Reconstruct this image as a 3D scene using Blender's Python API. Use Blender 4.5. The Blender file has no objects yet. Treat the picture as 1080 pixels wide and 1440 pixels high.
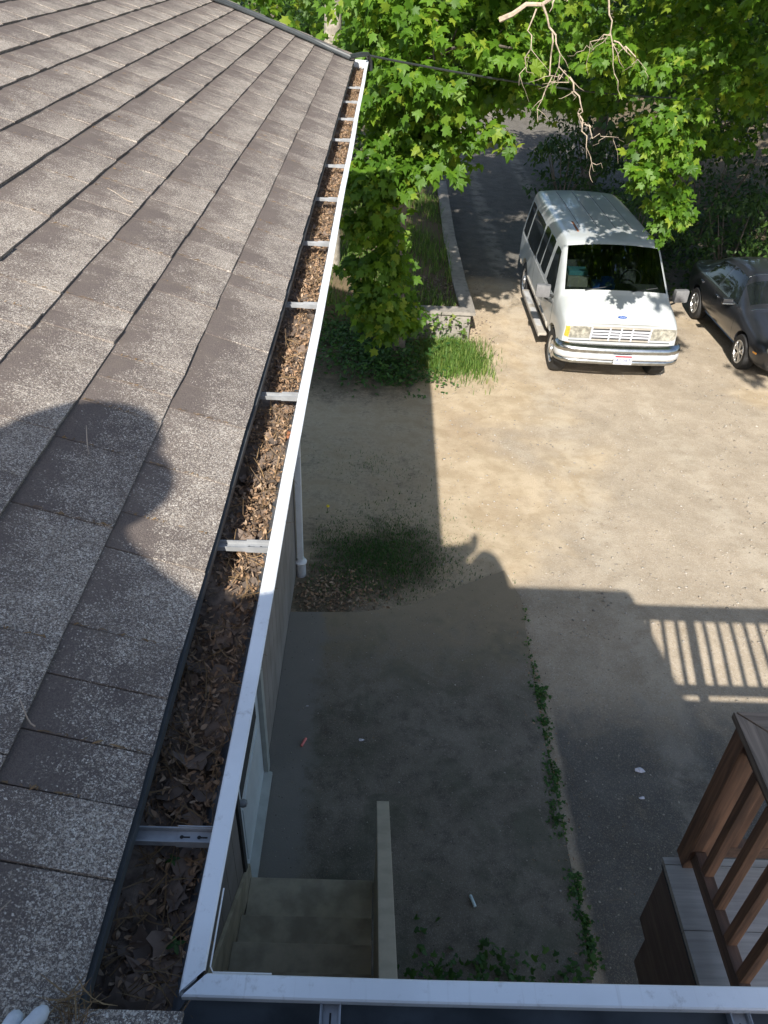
import bpy, bmesh, math, random
import numpy as np
from mathutils import Vector, Matrix
from mathutils.bvhtree import BVHTree
rng = np.random.default_rng(7); random.seed(7)
sc = bpy.context.scene
C = sc.collection
R = math.radians

# ------------------------------------------------------------------ camera
H = 5.7
YAW, PIT, ROL = R(1.136), R(36.736), R(2.737)
_f = Vector((math.sin(YAW)*math.cos(PIT), math.cos(YAW)*math.cos(PIT), -math.sin(PIT)))
_r = Vector((math.cos(YAW), -math.sin(YAW), 0)); _u = _r.cross(_f)
_r2 = _r*math.cos(ROL) + _u*math.sin(ROL); _u2 = _u*math.cos(ROL) - _r*math.sin(ROL)
cam = bpy.data.cameras.new('camera'); camo = bpy.data.objects.new('camera', cam); C.objects.link(camo)
camo.matrix_world = Matrix(((_r2.x, _u2.x, -_f.x, 0), (_r2.y, _u2.y, -_f.y, 0), (_r2.z, _u2.z, -_f.z, H), (0, 0, 0, 1)))
cam.sensor_fit = 'VERTICAL'; cam.sensor_height = 36; cam.lens = 36*1098.9/1440
cam.clip_start = 0.02; cam.clip_end = 1000
sc.camera = camo
def inframe(p, m=40):
    d = Vector(p) - Vector((0, 0, H)); w = d.dot(_f)
    if w <= .05: return False
    x = 540 + 1098.9*d.dot(_r2)/w; y = 720 - 1098.9*d.dot(_u2)/w
    return -m < x < 1080+m and -m < y < 1440+m

# ------------------------------------------------------------------ light
SUN = Vector((.215, 1.265, -1)).normalized()          # direction the sunlight travels
w = bpy.data.worlds.new('World'); sc.world = w; w.use_nodes = True
nt = w.node_tree; nt.nodes.clear()
sky = nt.nodes.new('ShaderNodeTexSky'); sky.sky_type = 'NISHITA'; sky.sun_disc = False
sky.sun_elevation = math.asin(-SUN.z); sky.sun_rotation = math.atan2(-SUN.x, -SUN.y)
sky.air_density = 1.0; sky.dust_density = 1.5; sky.ozone_density = 1.0
bg = nt.nodes.new('ShaderNodeBackground'); bg.inputs['Strength'].default_value = .115
out = nt.nodes.new('ShaderNodeOutputWorld')
nt.links.new(sky.outputs[0], bg.inputs[0]); nt.links.new(bg.outputs[0], out.inputs[0])
sl = bpy.data.lights.new('sun', 'SUN'); sl.energy = 5.0; sl.angle = R(.53); sl.color = (1, .95, .87)
so = bpy.data.objects.new('sun', sl); C.objects.link(so); so.rotation_euler = SUN.to_track_quat('-Z', 'Y').to_euler()
so.location = (-3, -12, 20)
sc.view_settings.view_transform = 'Standard'; sc.view_settings.look = 'None'
sc.view_settings.exposure = 0.9; sc.view_settings.gamma = 1

# ------------------------------------------------------------------ materials
MATS = {}
class NT:
    def __init__(s, name):
        s.m = bpy.data.materials.new(name); s.m.use_nodes = True; s.t = s.m.node_tree; s.t.nodes.clear()
        s.o = s.n('ShaderNodeOutputMaterial'); MATS[name] = s.m
    def n(s, t, **k):
        x = s.t.nodes.new(t)
        for a, b in k.items():
            if a.startswith('i_'): x.inputs[a[2:]].default_value = b
            else: setattr(x, a, b)
        return x
    def l(s, a, b): s.t.links.new(a, b)
    def co(s, kind='Object'): return s.n('ShaderNodeTexCoord').outputs[kind]
    def noise(s, v, scale, detail=4, rough=.55, dist=0):
        x = s.n('ShaderNodeTexNoise'); x.inputs['Scale'].default_value = scale; x.inputs['Detail'].default_value = detail
        x.inputs['Roughness'].default_value = rough; x.inputs['Distortion'].default_value = dist; s.l(v, x.inputs['Vector']); return x.outputs['Fac']
    def vor(s, v, scale, feat='F1', o='Distance'):
        x = s.n('ShaderNodeTexVoronoi'); x.feature = feat; x.inputs['Scale'].default_value = scale; s.l(v, x.inputs['Vector']); return x.outputs[o]
    def math(s, op, a, b=0, c=None, clamp=False):
        x = s.n('ShaderNodeMath'); x.operation = op; x.use_clamp = clamp
        for i, v in enumerate((a, b, c)):
            if v is None: continue
            if isinstance(v, (int, float)): x.inputs[i].default_value = v
            else: s.l(v, x.inputs[i])
        return x.outputs[0]
    def ss(s, v, a, b, lo=0, hi=1):
        x = s.n('ShaderNodeMapRange'); x.interpolation_type = 'SMOOTHSTEP'
        for k, q in zip(('From Min', 'From Max', 'To Min', 'To Max'), (a, b, lo, hi)):
            if isinstance(q, (int, float)): x.inputs[k].default_value = q
            else: s.l(q, x.inputs[k])
        s.l(v, x.inputs['Value']); return x.outputs[0]
    def mix(s, f, a, b):
        x = s.n('ShaderNodeMix'); x.data_type = 'RGBA'
        for i, v in ((0, f), (6, a), (7, b)):
            if isinstance(v, (int, float)): x.inputs[i].default_value = v
            elif isinstance(v, tuple): x.inputs[i].default_value = (*v, 1) if len(v) == 3 else v
            else: s.l(v, x.inputs[i])
        return x.outputs[2]
    def bump(s, h, st=.5, d=.01, nrm=None):
        x = s.n('ShaderNodeBump'); x.inputs['Strength'].default_value = st; x.inputs['Distance'].default_value = d
        s.l(h, x.inputs['Height'])
        if nrm is not None: s.l(nrm, x.inputs['Normal'])
        return x.outputs[0]
    def pbr(s, col, rough=.6, metal=0, bump=None, spec=.5, coat=0, **k):
        p = s.n('ShaderNodeBsdfPrincipled')
        for nm, v in (('Base Color', col), ('Roughness', rough), ('Metallic', metal)):
            if isinstance(v, (int, float)): p.inputs[nm].default_value = v
            elif isinstance(v, tuple): p.inputs[nm].default_value = (*v, 1)
            else: s.l(v, p.inputs[nm])
        p.inputs['Specular IOR Level'].default_value = spec; p.inputs['Coat Weight'].default_value = coat; p.inputs['Coat Roughness'].default_value = .05
        for a, b in k.items(): p.inputs[a].default_value = b
        if bump is not None: s.l(bump, p.inputs['Normal'])
        s.l(p.outputs[0], s.o.inputs[0]); return p

def simple(name, col, rough=.6, metal=0, var=.12, scale=8, bump=0, coat=0, spec=.5):
    t = NT(name); v = t.co(); n = t.noise(v, scale, 5)
    c = t.mix(t.ss(n, .3, .7), tuple(x*(1-var) for x in col), tuple(min(1, x*(1+var)) for x in col))
    b = t.bump(t.noise(v, scale*6, 3), bump, .003) if bump else None
    t.pbr(c, rough, metal, b, spec, coat); return t.m

def shingle_mat(name):
    t = NT(name); pos = t.co()
    at = t.n('ShaderNodeAttribute', attribute_name='rnd').outputs['Fac']
    uv = t.n('ShaderNodeUVMap').outputs[0]; sep = t.n('ShaderNodeSeparateXYZ'); t.l(uv, sep.inputs[0]); u = sep.outputs[0]
    big = t.noise(pos, 12, 3); med = t.noise(pos, 26, 3)
    g = t.math('ADD', t.math('MULTIPLY', at, .26), t.math('MULTIPLY', t.ss(u, .85, .15), .52))
    g = t.math('ADD', g, t.math('MULTIPLY', t.math('SUBTRACT', big, .5), 1.0)); g = t.math('ADD', g, t.math('MULTIPLY', t.math('SUBTRACT', med, .5), .5))
    th = t.math('SUBTRACT', 1.03, t.math('MULTIPLY', g, .62))
    wn = t.n('ShaderNodeTexNoise'); wn.inputs['Scale'].default_value = 420; wn.inputs['Detail'].default_value = 2; t.l(pos, wn.inputs['Vector'])
    wv = t.n('ShaderNodeVectorMath'); wv.operation = 'MULTIPLY_ADD'; t.l(wn.outputs['Color'], wv.inputs[0]); wv.inputs[1].default_value = (.006, .006, .006); t.l(pos, wv.inputs[2])
    def gran(scale):
        vr = t.n('ShaderNodeTexVoronoi'); vr.inputs['Scale'].default_value = scale; t.l(wv.outputs[0], vr.inputs['Vector']); sp = t.n('ShaderNodeSeparateColor'); t.l(vr.outputs['Color'], sp.inputs[0]); return vr.outputs['Distance'], sp
    d1, s1 = gran(370); d2, s2 = gran(680)
    f1 = t.math('MULTIPLY', t.ss(s1.outputs[0], t.math('SUBTRACT', th, .03), t.math('ADD', th, .10)), t.ss(d1, .75, .35))
    f2 = t.ss(s2.outputs[0], t.math('ADD', th, .0), t.math('ADD', th, .16))
    f = t.math('MAXIMUM', f1, t.math('MULTIPLY', f2, .75))
    dark = t.mix(t.math('ADD', t.math('MULTIPLY', at, .4), t.math('MULTIPLY', big, .5)), (.078, .064, .060), (.150, .123, .107))
    dark = t.mix(t.math('MULTIPLY', s2.outputs[1], .45), dark, (.24, .20, .17))
    light = t.mix(s1.outputs[2], (.36, .30, .235), (.72, .665, .58))
    c = t.mix(f, dark, light)
    edge = t.math('MULTIPLY', t.ss(t.noise(pos, 14, 4), .5, .75), .35); c = t.mix(edge, c, (.17, .14, .115))
    b = t.bump(t.math('ADD', t.math('MULTIPLY', d1, -.8), t.math('MULTIPLY', f, .5)), .6, .003)
    t.pbr(c, .95, 0, b, .2); return t.m

def foliage_mat(name, dark, light, yellow, trans=.42, rough=.5):
    t = NT(name); g = t.n('ShaderNodeNewGeometry'); r = g.outputs['Random Per Island']
    oi = t.n('ShaderNodeObjectInfo').outputs['Random']
    r = t.math('FRACT', t.math('ADD', r, oi))
    c = t.mix(r, dark, light); c = t.mix(t.ss(r, .78, 1, 0, .8), c, yellow)
    v = t.co(); c = t.mix(t.math('MULTIPLY', t.noise(v, 20, 2), .35), c, tuple(x*.6 for x in dark))
    p = t.n('ShaderNodeBsdfPrincipled'); t.l(c, p.inputs['Base Color']); p.inputs['Roughness'].default_value = rough; p.inputs['Specular IOR Level'].default_value = .35
    tr = t.n('ShaderNodeBsdfTranslucent'); hs = t.n('ShaderNodeHueSaturation'); hs.inputs['Value'].default_value = 1.5; hs.inputs['Hue'].default_value = .485
    t.l(c, hs.inputs['Color']); t.l(hs.outputs[0], tr.inputs['Color'])
    m = t.n('ShaderNodeMixShader'); m.inputs[0].default_value = trans; t.l(p.outputs[0], m.inputs[1]); t.l(tr.outputs[0], m.inputs[2]); t.l(m.outputs[0], t.o.inputs[0]); return t.m

def island_mat(name, cols, rough=.8, trans=.0):
    t = NT(name); g = t.n('ShaderNodeNewGeometry'); oi = t.n('ShaderNodeObjectInfo').outputs['Random']
    r = t.math('FRACT', t.math('ADD', g.outputs['Random Per Island'], oi))
    cr = t.n('ShaderNodeValToRGB'); el = cr.color_ramp.elements
    while len(el) < len(cols): el.new(.5)
    for i, cc in enumerate(cols): el[i].position = i/(len(cols)-1); el[i].color = (*cc, 1)
    t.l(r, cr.inputs[0]); v = t.co(); c = t.mix(t.math('MULTIPLY', t.noise(v, 60, 3), .5), cr.outputs[0], tuple(x*.5 for x in cols[0]))
    t.pbr(c, rough, 0, None, .25); return t.m

def wood_mat(name, a, b, rough=.75, axis=1, sc_=1.0, spec=.3):
    t = NT(name); v = t.co(); mp = t.n('ShaderNodeMapping'); s = [38*sc_]*3; s[axis] = 2.2*sc_; mp.inputs['Scale'].default_value = s; t.l(v, mp.inputs[0])
    n = t.noise(mp.outputs[0], 1, 6, .6, .6); n2 = t.noise(v, 3.5, 3)
    c = t.mix(t.ss(n, .3, .72), a, b); c = t.mix(t.math('MULTIPLY', t.ss(n2, .45, .75), .4), c, tuple(x*.6 for x in a))
    t.pbr(c, rough, 0, t.bump(n, .35, .003), spec); return t.m

shingle_mat('shingle')
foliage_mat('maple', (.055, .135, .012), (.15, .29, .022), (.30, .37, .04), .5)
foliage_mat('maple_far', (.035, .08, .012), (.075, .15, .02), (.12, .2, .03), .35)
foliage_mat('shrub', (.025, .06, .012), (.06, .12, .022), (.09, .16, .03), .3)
foliage_mat('grass', (.06, .13, .018), (.14, .24, .04), (.30, .32, .09), .3, .6)
foliage_mat('weed', (.03, .085, .018), (.07, .16, .03), (.10, .2, .04), .3)
island_mat('litter', [(.08, .056, .04), (.18, .115, .072), (.33, .205, .12), (.43, .27, .155), (.48, .35, .24), (.24, .165, .11)])
island_mat('dead_leaf', [(.10, .08, .066), (.17, .132, .108), (.24, .18, .14), (.13, .10, .082), (.29, .21, .155)], .85)
island_mat('needles', [(.16, .10, .05), (.30, .20, .10), (.10, .07, .045)])
simple('bark', (.13, .108, .088), .9, 0, .35, 7, .8)
simple('pale_bark', (.30, .27, .225), .9, 0, .35, 9, .8)
simple('twig', (.36, .29, .22), .85, 0, .25, 30, .3)
def gutter_mat():
    t = NT('gutter_white'); v = t.co(); n = t.noise(v, 6, 5); n2 = t.noise(v, 45, 4, .7); mp = t.n('ShaderNodeMapping'); mp.inputs['Scale'].default_value = (90, 4, 90); t.l(v, mp.inputs[0]); st = t.noise(mp.outputs[0], 1, 4)
    c = t.mix(t.ss(n, .35, .7), (.76, .78, .79), (.66, .675, .68)); c = t.mix(t.math('MULTIPLY', t.ss(n2, .56, .74), .5), c, (.38, .36, .33)); c = t.mix(t.math('MULTIPLY', t.ss(st, .60, .75), .35), c, (.42, .40, .37))
    t.pbr(c, .42, 0, t.bump(n, .15, .01), .4)
gutter_mat()
simple('steel', (.30, .31, .32), .5, .3, .18, 25, .1)
simple('drip_metal', (.075, .08, .082), .5, .1, .2, 20)
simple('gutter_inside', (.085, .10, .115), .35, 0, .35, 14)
simple('mirror_grey', (.15, .15, .155), .5, 0, .1, 20)
simple('dark_metal', (.045, .05, .055), .5, .2, .2, 20)
simple('rot', (.15, .112, .085), .95, 0, .4, 60, .8)
simple('soil_black', (.022, .022, .022), .95, 0, .3, 40, .5)
simple('rubber', (.020, .020, .021), .72, 0, .25, 30, .2)
simple('black_plastic', (.03, .032, .034), .55, 0, .15, 20)
simple('cable', (.035, .04, .042), .5, 0, .15, 20)
simple('chrome', (.46, .47, .47), .24, 1, .15, 12)
simple('grey_trim', (.42, .42, .42), .45, 0, .08, 10)
simple('beige_trim', (.36, .33, .285), .55, 0, .10, 14)
simple('alloy', (.62, .62, .62), .3, .8, .08, 10)
simple('car_paint', (.030, .032, .038), .28, .3, .12, 3, 0, .8)
simple('lens_clear', (.40, .39, .335), .1, .35, .45, 14, 0, .8)
simple('lens_amber', (.70, .30, .04), .2, 0, .1, 40, 0, .5)
simple('lens_red', (.45, .02, .015), .2, 0, .1, 40, 0, .5)
simple('rust', (.26, .10, .045), .9, 0, .3, 40, .3)
simple('plate_white', (.52, .53, .57), .4, 0, .06, 30)
simple('plate_red', (.62, .035, .05), .4)
simple('plate_blue', (.02, .04, .14), .4)
simple('emblem_blue', (.02, .09, .36), .2, 0, .05, 10, 0, .6)
simple('blue_cloth', (.02, .13, .55), .7, 0, .3, 25)
simple('teal_box', (.10, .30, .36), .7)
simple('seat_grey', (.10, .10, .105), .9, 0, .2, 20)
simple('paint_tan', (.42, .385, .315), .6, 0, .12, 9, .15)
simple('stair_paint', (.38, .335, .25), .62, 0, .25, 6, .2)
simple('door_white', (.60, .66, .68), .4, 0, .06, 6)
simple('door_trim', (.36, .38, .36), .6, 0, .1, 9)
simple('chalk_pink', (.75, .22, .20), .9); simple('chalk_blue', (.62, .74, .76), .9)
simple('paper', (.62, .60, .66), .9, 0, .2, 60)
simple('jacket', (.05, .06, .09), .9, 0, .2, 15); simple('skin', (.55, .36, .27), .6); simple('jeans', (.07, .09, .15), .9, 0, .2, 30)
simple('hat', (.22, .19, .14), .9, 0, .15, 30); simple('glove', (.58, .60, .62), .9, 0, .12, 60, .4)
simple('phone', (.03, .03, .035), .3)
simple('dandelion', (.75, .55, .03), .7)
wood_mat('deck_brown', (.14, .08, .052), (.34, .18, .105), .6, 2)
wood_mat('deck_brown_y', (.10, .065, .046), (.22, .13, .088), .6, 1)
wood_mat('cap_wood', (.14, .11, .085), (.32, .25, .19), .75, 1)
wood_mat('cap_wood_x', (.14, .11, .085), (.32, .25, .19), .75, 0)
wood_mat('deck_pale', (.36, .345, .32), (.50, .48, .445), .8, 0)
wood_mat('deck_fascia', (.13, .095, .085), (.19, .145, .125), .7, 1)

def van_paint():
    t = NT('van_paint'); v = t.co(); n = t.noise(v, 2.2, 5); z = t.n('ShaderNodeSeparateXYZ'); t.l(v, z.inputs[0])
    c = t.mix(t.ss(n, .35, .75), (.45, .47, .472), (.39, .41, .405))
    d = t.math('MULTIPLY', t.ss(z.outputs[2], .75, .35), t.ss(t.noise(v, 7, 5), .3, .7)); c = t.mix(t.math('MULTIPLY', d, .6), c, (.42, .37, .31))
    t.pbr(c, .3, 0, None, .5, .5); return t.m
van_paint()
def glass_mats():
    t = NT('dark_glass'); v = t.co(); c = t.mix(t.noise(v, 3, 3), (.006, .008, .009), (.018, .022, .024)); t.pbr(c, .04, 0, None, .6)
    t = NT('clear_glass'); gl = t.n('ShaderNodeBsdfGlossy', i_Roughness=.02); gl.inputs[0].default_value = (.9, .95, .95, 1)
    tr = t.n('ShaderNodeBsdfTransparent'); tr.inputs[0].default_value = (.28, .33, .32, 1)
    lw = t.n('ShaderNodeFresnel', i_IOR=1.9); m = t.n('ShaderNodeMixShader'); t.l(lw.outputs[0], m.inputs[0]); t.l(tr.outputs[0], m.inputs[1]); t.l(gl.outputs[0], m.inputs[2]); t.l(m.outputs[0], t.o.inputs[0])
glass_mats()

def siding_mat():
    t = NT('siding'); v = t.co(); mp = t.n('ShaderNodeMapping'); mp.inputs['Scale'].default_value = (60, 60, 3); t.l(v, mp.inputs[0]); n = t.noise(mp.outputs[0], 1, 5); n2 = t.noise(v, 2.5, 4)
    c = t.mix(t.ss(n2, .3, .7), (.215, .195, .175), (.285, .262, .24)); t.pbr(c, .8, 0, t.bump(n, .3, .003), .25)
siding_mat()

def concrete_mat(name, a, b, moss=None):
    t = NT(name); v = t.co(); n = t.noise(v, 1.3, 6, .6); n2 = t.noise(v, 9, 6, .65); n3 = t.noise(v, 70, 4, .7)
    c = t.mix(t.ss(n, .32, .68), a, b); c = t.mix(t.math('MULTIPLY', t.ss(n2, .42, .72), .55), c, tuple(x*.55 for x in a))
    if moss: c = t.mix(t.math('MULTIPLY', t.ss(t.noise(v, 2.1, 5, .6, .5), .45, .65), .65), c, moss)
    st = t.vor(v, 26, 'F1', 'Distance'); c = t.mix(t.math('MULTIPLY', t.ss(st, .10, .05), .5), c, (.36, .33, .29))
    h = t.math('ADD', t.math('MULTIPLY', n2, .6), n3); t.pbr(c, .92, 0, t.bump(h, .4, .006), .2); return t
concrete_mat('wall_concrete', (.22, .20, .175), (.31, .285, .25))
def pad_mat():
    t = NT('pad'); v = t.co(); sx = t.n('ShaderNodeSeparateXYZ'); t.l(v, sx.inputs[0])
    n = t.noise(v, 1.3, 6, .6); n2 = t.noise(v, 7, 6, .65); n3 = t.noise(v, 80, 4, .7)
    c = t.mix(t.ss(n, .3, .7), (.15, .131, .104), (.215, .19, .154))
    c = t.mix(t.math('MULTIPLY', t.ss(n2, .42, .7), .75), c, (.092, .082, .066)); gs_ = t.n('ShaderNodeSeparateColor'); t.l(t.vor(v, 180, 'F1', 'Color'), gs_.inputs[0]); c = t.mix(t.math('MULTIPLY', t.ss(gs_.outputs[0], .6, 1), .35), c, (.08, .072, .06)); c = t.mix(t.math('MULTIPLY', t.ss(gs_.outputs[1], .75, 1), .35), c, (.40, .36, .30))
    c = t.mix(t.math('MULTIPLY', t.ss(t.noise(v, 2.3, 5, .6, .6), .46, .66), .55), c, (.088, .092, .064))
    dz_ = t.ss(t.math('ADD', sx.outputs[1], t.math('MULTIPLY', t.math('SUBTRACT', n2, .5), 1.6)), 4.7, 6.1); c = t.mix(t.math('MULTIPLY', dz_, .8), c, t.mix(n2, (.22, .175, .115), (.33, .265, .18)))
    edge = t.ss(t.math('ADD', sx.outputs[0], t.math('MULTIPLY', t.math('SUBTRACT', n2, .5), .35)), -.34, -.52)
    c = t.mix(t.math('MULTIPLY', edge, .8), c, (.215, .20, .178))
    st = t.vor(v, 34, 'F1', 'Distance'); c = t.mix(t.math('MULTIPLY', t.ss(st, .12, .06), .55), c, (.34, .31, .26))
    sp = t.vor(v, 15, 'F1', 'Distance'); c = t.mix(t.math('MULTIPLY', t.ss(sp, .10, .05), .7), c, (.03, .03, .028))
    t.pbr(c, .93, 0, t.bump(t.math('ADD', n3, n2), .45, .006), .2)
pad_mat()
def ground_mat():
    t = NT('ground'); v = t.co()
    A = lambda n: t.n('ShaderNodeAttribute', attribute_name=n).outputs['Fac']
    n1 = t.noise(v, .55, 6, .6, .4); n2 = t.noise(v, 3.2, 6, .62, .3); n3 = t.noise(v, 22, 5, .7); n4 = t.noise(v, 110, 3, .7)
    dirt = t.mix(t.ss(n2, .3, .7), (.385, .298, .195), (.52, .42, .295)); dirt = t.mix(t.math('MULTIPLY', t.ss(n1, .45, .68), .5), dirt, (.32, .225, .14))
    grav = t.mix(t.ss(n2, .3, .72), (.335, .275, .205), (.43, .36, .275)); pv = t.n('ShaderNodeTexVoronoi'); pv.inputs['Scale'].default_value = 95; t.l(v, pv.inputs['Vector'])
    ps = t.n('ShaderNodeSeparateColor'); t.l(pv.outputs['Color'], ps.inputs[0])
    grav = t.mix(t.math('MULTIPLY', t.ss(ps.outputs[0], .75, .95), .35), grav, (.55, .50, .43)); grav = t.mix(t.math('MULTIPLY', t.ss(ps.outputs[1], .78, .95), .35), grav, (.17, .145, .12))
    ga = t.ss(t.math('ADD', A('gravel'), t.math('MULTIPLY', t.math('SUBTRACT', n1, .5), 1.2)), .35, .65)
    c = t.mix(ga, dirt, grav)
    asp = t.mix(t.ss(n2, .3, .7), (.088, .084, .077), (.135, .128, .117)); asp = t.mix(t.math('MULTIPLY', t.ss(ps.outputs[2], .86, .98), .45), asp, (.26, .24, .21))
    aa = t.ss(t.math('ADD', A('asphalt'), t.math('MULTIPLY', t.math('SUBTRACT', n2, .5), .5)), .35, .65); c = t.mix(aa, c, asp)
    soil_and_shade = t.mix(t.ss(n3, .35, .65), (.085, .07, .048), (.15, .12, .08)); sa = t.ss(t.math('ADD', A('soil_and_shade'), t.math('ADD', t.math('MULTIPLY', t.math('SUBTRACT', n2, .5), 1.0), t.math('MULTIPLY', t.math('SUBTRACT', n3, .5), .6))), .25, .75); c = t.mix(sa, c, soil_and_shade)
    c = t.mix(t.math('MULTIPLY', t.ss(n3, .55, .75), .30), c, (.16, .12, .08))
    fl = t.vor(v, 11, 'F1', 'Distance'); c = t.mix(t.math('MULTIPLY', t.ss(fl, .09, .05), .6), c, (.52, .45, .34))
    gv_ = t.vor(v, 210, 'F1', 'Color'); gs_ = t.n('ShaderNodeSeparateColor'); t.l(gv_, gs_.inputs[0]); c = t.mix(t.math('MULTIPLY', t.ss(gs_.outputs[0], .55, 1), .18), c, (.16, .12, .085)); c = t.mix(t.math('MULTIPLY', t.ss(gs_.outputs[1], .70, 1), .22), c, (.60, .51, .38))
    c = t.mix(t.math('MULTIPLY', t.ss(t.noise(v, 7.5, 6, .7, 1.2), .52, .74), .26), c, (.25, .19, .12))
    tr_ = t.n('ShaderNodeSeparateXYZ'); t.l(v, tr_.inputs[0]); trk = t.math('ABSOLUTE', t.math('SUBTRACT', t.math('ABSOLUTE', t.math('SUBTRACT', t.math('ADD', tr_.outputs[0], t.math('MULTIPLY', n1, .5)), 3.9)), .85)); c = t.mix(t.math('MULTIPLY', t.ss(trk, .28, .08), t.math('MULTIPLY', t.ss(n2, .35, .6), .28)), c, (.50, .44, .35))
    h = t.math('ADD', t.math('MULTIPLY', n3, .8), t.math('ADD', n4, t.math('MULTIPLY', pv.outputs['Distance'], -.5)))
    t.pbr(c, .95, 0, t.bump(h, .6, .012), .15)
ground_mat()

# ------------------------------------------------------------------ mesh helpers
def link(o, parent=None):
    C.objects.link(o)
    if parent is not None: o.parent = parent
    return o
def worg(p):
    v = Vector((0, 0, 0))
    while p is not None: v = v + p.location; p = p.parent
    return v
def tag(o, label=None, cat=None, group=None, kind=None):
    for k, x in (('label', label), ('category', cat), ('group', group), ('kind', kind)):
        if x: o[k] = x
    return o
def thing(name, label, cat, loc=(0, 0, 0), group=None):
    o = bpy.data.objects.new(name, None); o.location = loc; o.empty_display_size = .1; link(o); return tag(o, label, cat, group)
class MB:
    def __init__(s): s.v = []; s.f = []; s.mi = []
    def add(s, vs, fs, mi=0):
        b = len(s.v); s.v += [tuple(x) for x in vs]; s.f += [tuple(b+i for i in f) for f in fs]; s.mi += [mi]*len(fs); return s
    def box(s, c, d, rot=None, mi=0, taper=1):
        x, y, z = d[0]/2, d[1]/2, d[2]/2
        vs = [Vector((sx*x*(taper if sz > 0 else 1), sy*y*(taper if sz > 0 else 1), sz*z)) for sz in (-1, 1) for sx, sy in ((-1, -1), (1, -1), (1, 1), (-1, 1))]
        if rot is not None: vs = [rot @ q for q in vs]
        c = Vector(c); return s.add([q+c for q in vs], [(3, 2, 1, 0), (4, 5, 6, 7), (0, 1, 5, 4), (1, 2, 6, 5), (2, 3, 7, 6), (3, 0, 4, 7)], mi)
    def lohi(s, lo, hi, mi=0): return s.box([(a+b)/2 for a, b in zip(lo, hi)], [b-a for a, b in zip(lo, hi)], None, mi)
    def hexa(s, p, mi=0): return s.add(p, [(3, 2, 1, 0), (4, 5, 6, 7), (0, 1, 5, 4), (1, 2, 6, 5), (2, 3, 7, 6), (3, 0, 4, 7)], mi)
    def tube(s, pts, rad, n=8, mi=0, cap=True):
        pts = [Vector(p) for p in pts]; rad = rad if isinstance(rad, (list, tuple)) else [rad]*len(pts); rings = []; up = Vector((.13, .31, 1)).normalized()
        for i, p in enumerate(pts):
            d = (pts[min(i+1, len(pts)-1)]-pts[max(i-1, 0)]).normalized(); a = d.cross(up)
            if a.length < .1: a = d.cross(Vector((1, .2, 0)))
            a.normalize(); b = d.cross(a); rings.append([p+(a*math.cos(2*math.pi*k/n)+b*math.sin(2*math.pi*k/n))*rad[i] for k in range(n)])
        vs = [q for r in rings for q in r]; fs = [(i*n+k, i*n+(k+1) % n, (i+1)*n+(k+1) % n, (i+1)*n+k) for i in range(len(pts)-1) for k in range(n)]
        if cap: fs += [tuple(range(n))[::-1], tuple((len(pts)-1)*n+k for k in range(n))]
        return s.add(vs, fs, mi)
    def lathe(s, prof, c, axis='z', n=24, mi=0, closed=False):
        vs = []
        for r, h in prof:
            for k in range(n):
                a = 2*math.pi*k/n; q = (r*math.cos(a), r*math.sin(a), h)
                if axis == 'x': q = (h, q[0], q[1])
                if axis == 'y': q = (q[0], h, q[1])
                vs.append(Vector(q)+Vector(c))
        m = len(prof); fs = [(i*n+k, i*n+(k+1) % n, (i+1)*n+(k+1) % n, (i+1)*n+k) for i in range(m-1) for k in range(n)]
        if closed: fs += [((m-1)*n+k, (m-1)*n+(k+1) % n, (k+1) % n, k) for k in range(n)]
        return s.add(vs, fs, mi)
    def extr(s, prof, a, b, axis=1, mi=0, closed=True):
        n = len(prof); vs = []
        for q in (a, b):
            for (x, z) in prof: vs.append((x, q, z) if axis == 1 else (q, x, z))
        fs = [(i, (i+1) % n, n+(i+1) % n, n+i) for i in range(n if closed else n-1)]
        if closed: fs += [tuple(range(n))[::-1], tuple(range(n, 2*n))]
        return s.add(vs, fs, mi)
    def build(s, name, mats, parent=None, smooth=False, bevel=0, world=True, angle=40):
        o0 = worg(parent) if world else Vector((0, 0, 0))
        me = bpy.data.meshes.new(name); me.from_pydata([(v[0]-o0.x, v[1]-o0.y, v[2]-o0.z) for v in s.v], [], s.f)
        for m in ([mats] if isinstance(mats, str) else mats): me.materials.append(MATS[m])
        me.polygons.foreach_set('material_index', s.mi)
        bm = bmesh.new(); bm.from_mesh(me)
        bmesh.ops.recalc_face_normals(bm, faces=bm.faces)
        if bevel: bmesh.ops.bevel(bm, geom=[e for e in bm.edges if e.is_manifold and e.calc_face_angle(0) > .6], offset=bevel, segments=2, profile=.7, affect='EDGES', clamp_overlap=True)
        bm.to_mesh(me); bm.free()
        if smooth: me.shade_smooth(); me.set_sharp_from_angle(angle=R(angle))
        me.update(); return link(bpy.data.objects.new(name, me), parent)

def npmesh(name, V, F, mat, parent=None, smooth=False):
    """V (n,3), F (m,k) arrays, world coordinates"""
    o0 = np.array(worg(parent)); V = V - o0
    me = bpy.data.meshes.new(name); me.vertices.add(len(V)); me.vertices.foreach_set('co', V.astype(np.float32).ravel())
    k = F.shape[1]; me.loops.add(F.size); me.loops.foreach_set('vertex_index', F.astype(np.int32).ravel())
    me.polygons.add(len(F)); me.polygons.foreach_set('loop_start', np.arange(0, F.size, k, dtype=np.int32)); me.polygons.foreach_set('loop_total', np.full(len(F), k, dtype=np.int32))
    if smooth: me.polygons.foreach_set('use_smooth', np.ones(len(F), bool))
    me.materials.append(MATS[mat]); me.update(calc_edges=True); me.validate(); return link(bpy.data.objects.new(name, me), parent)

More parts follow.
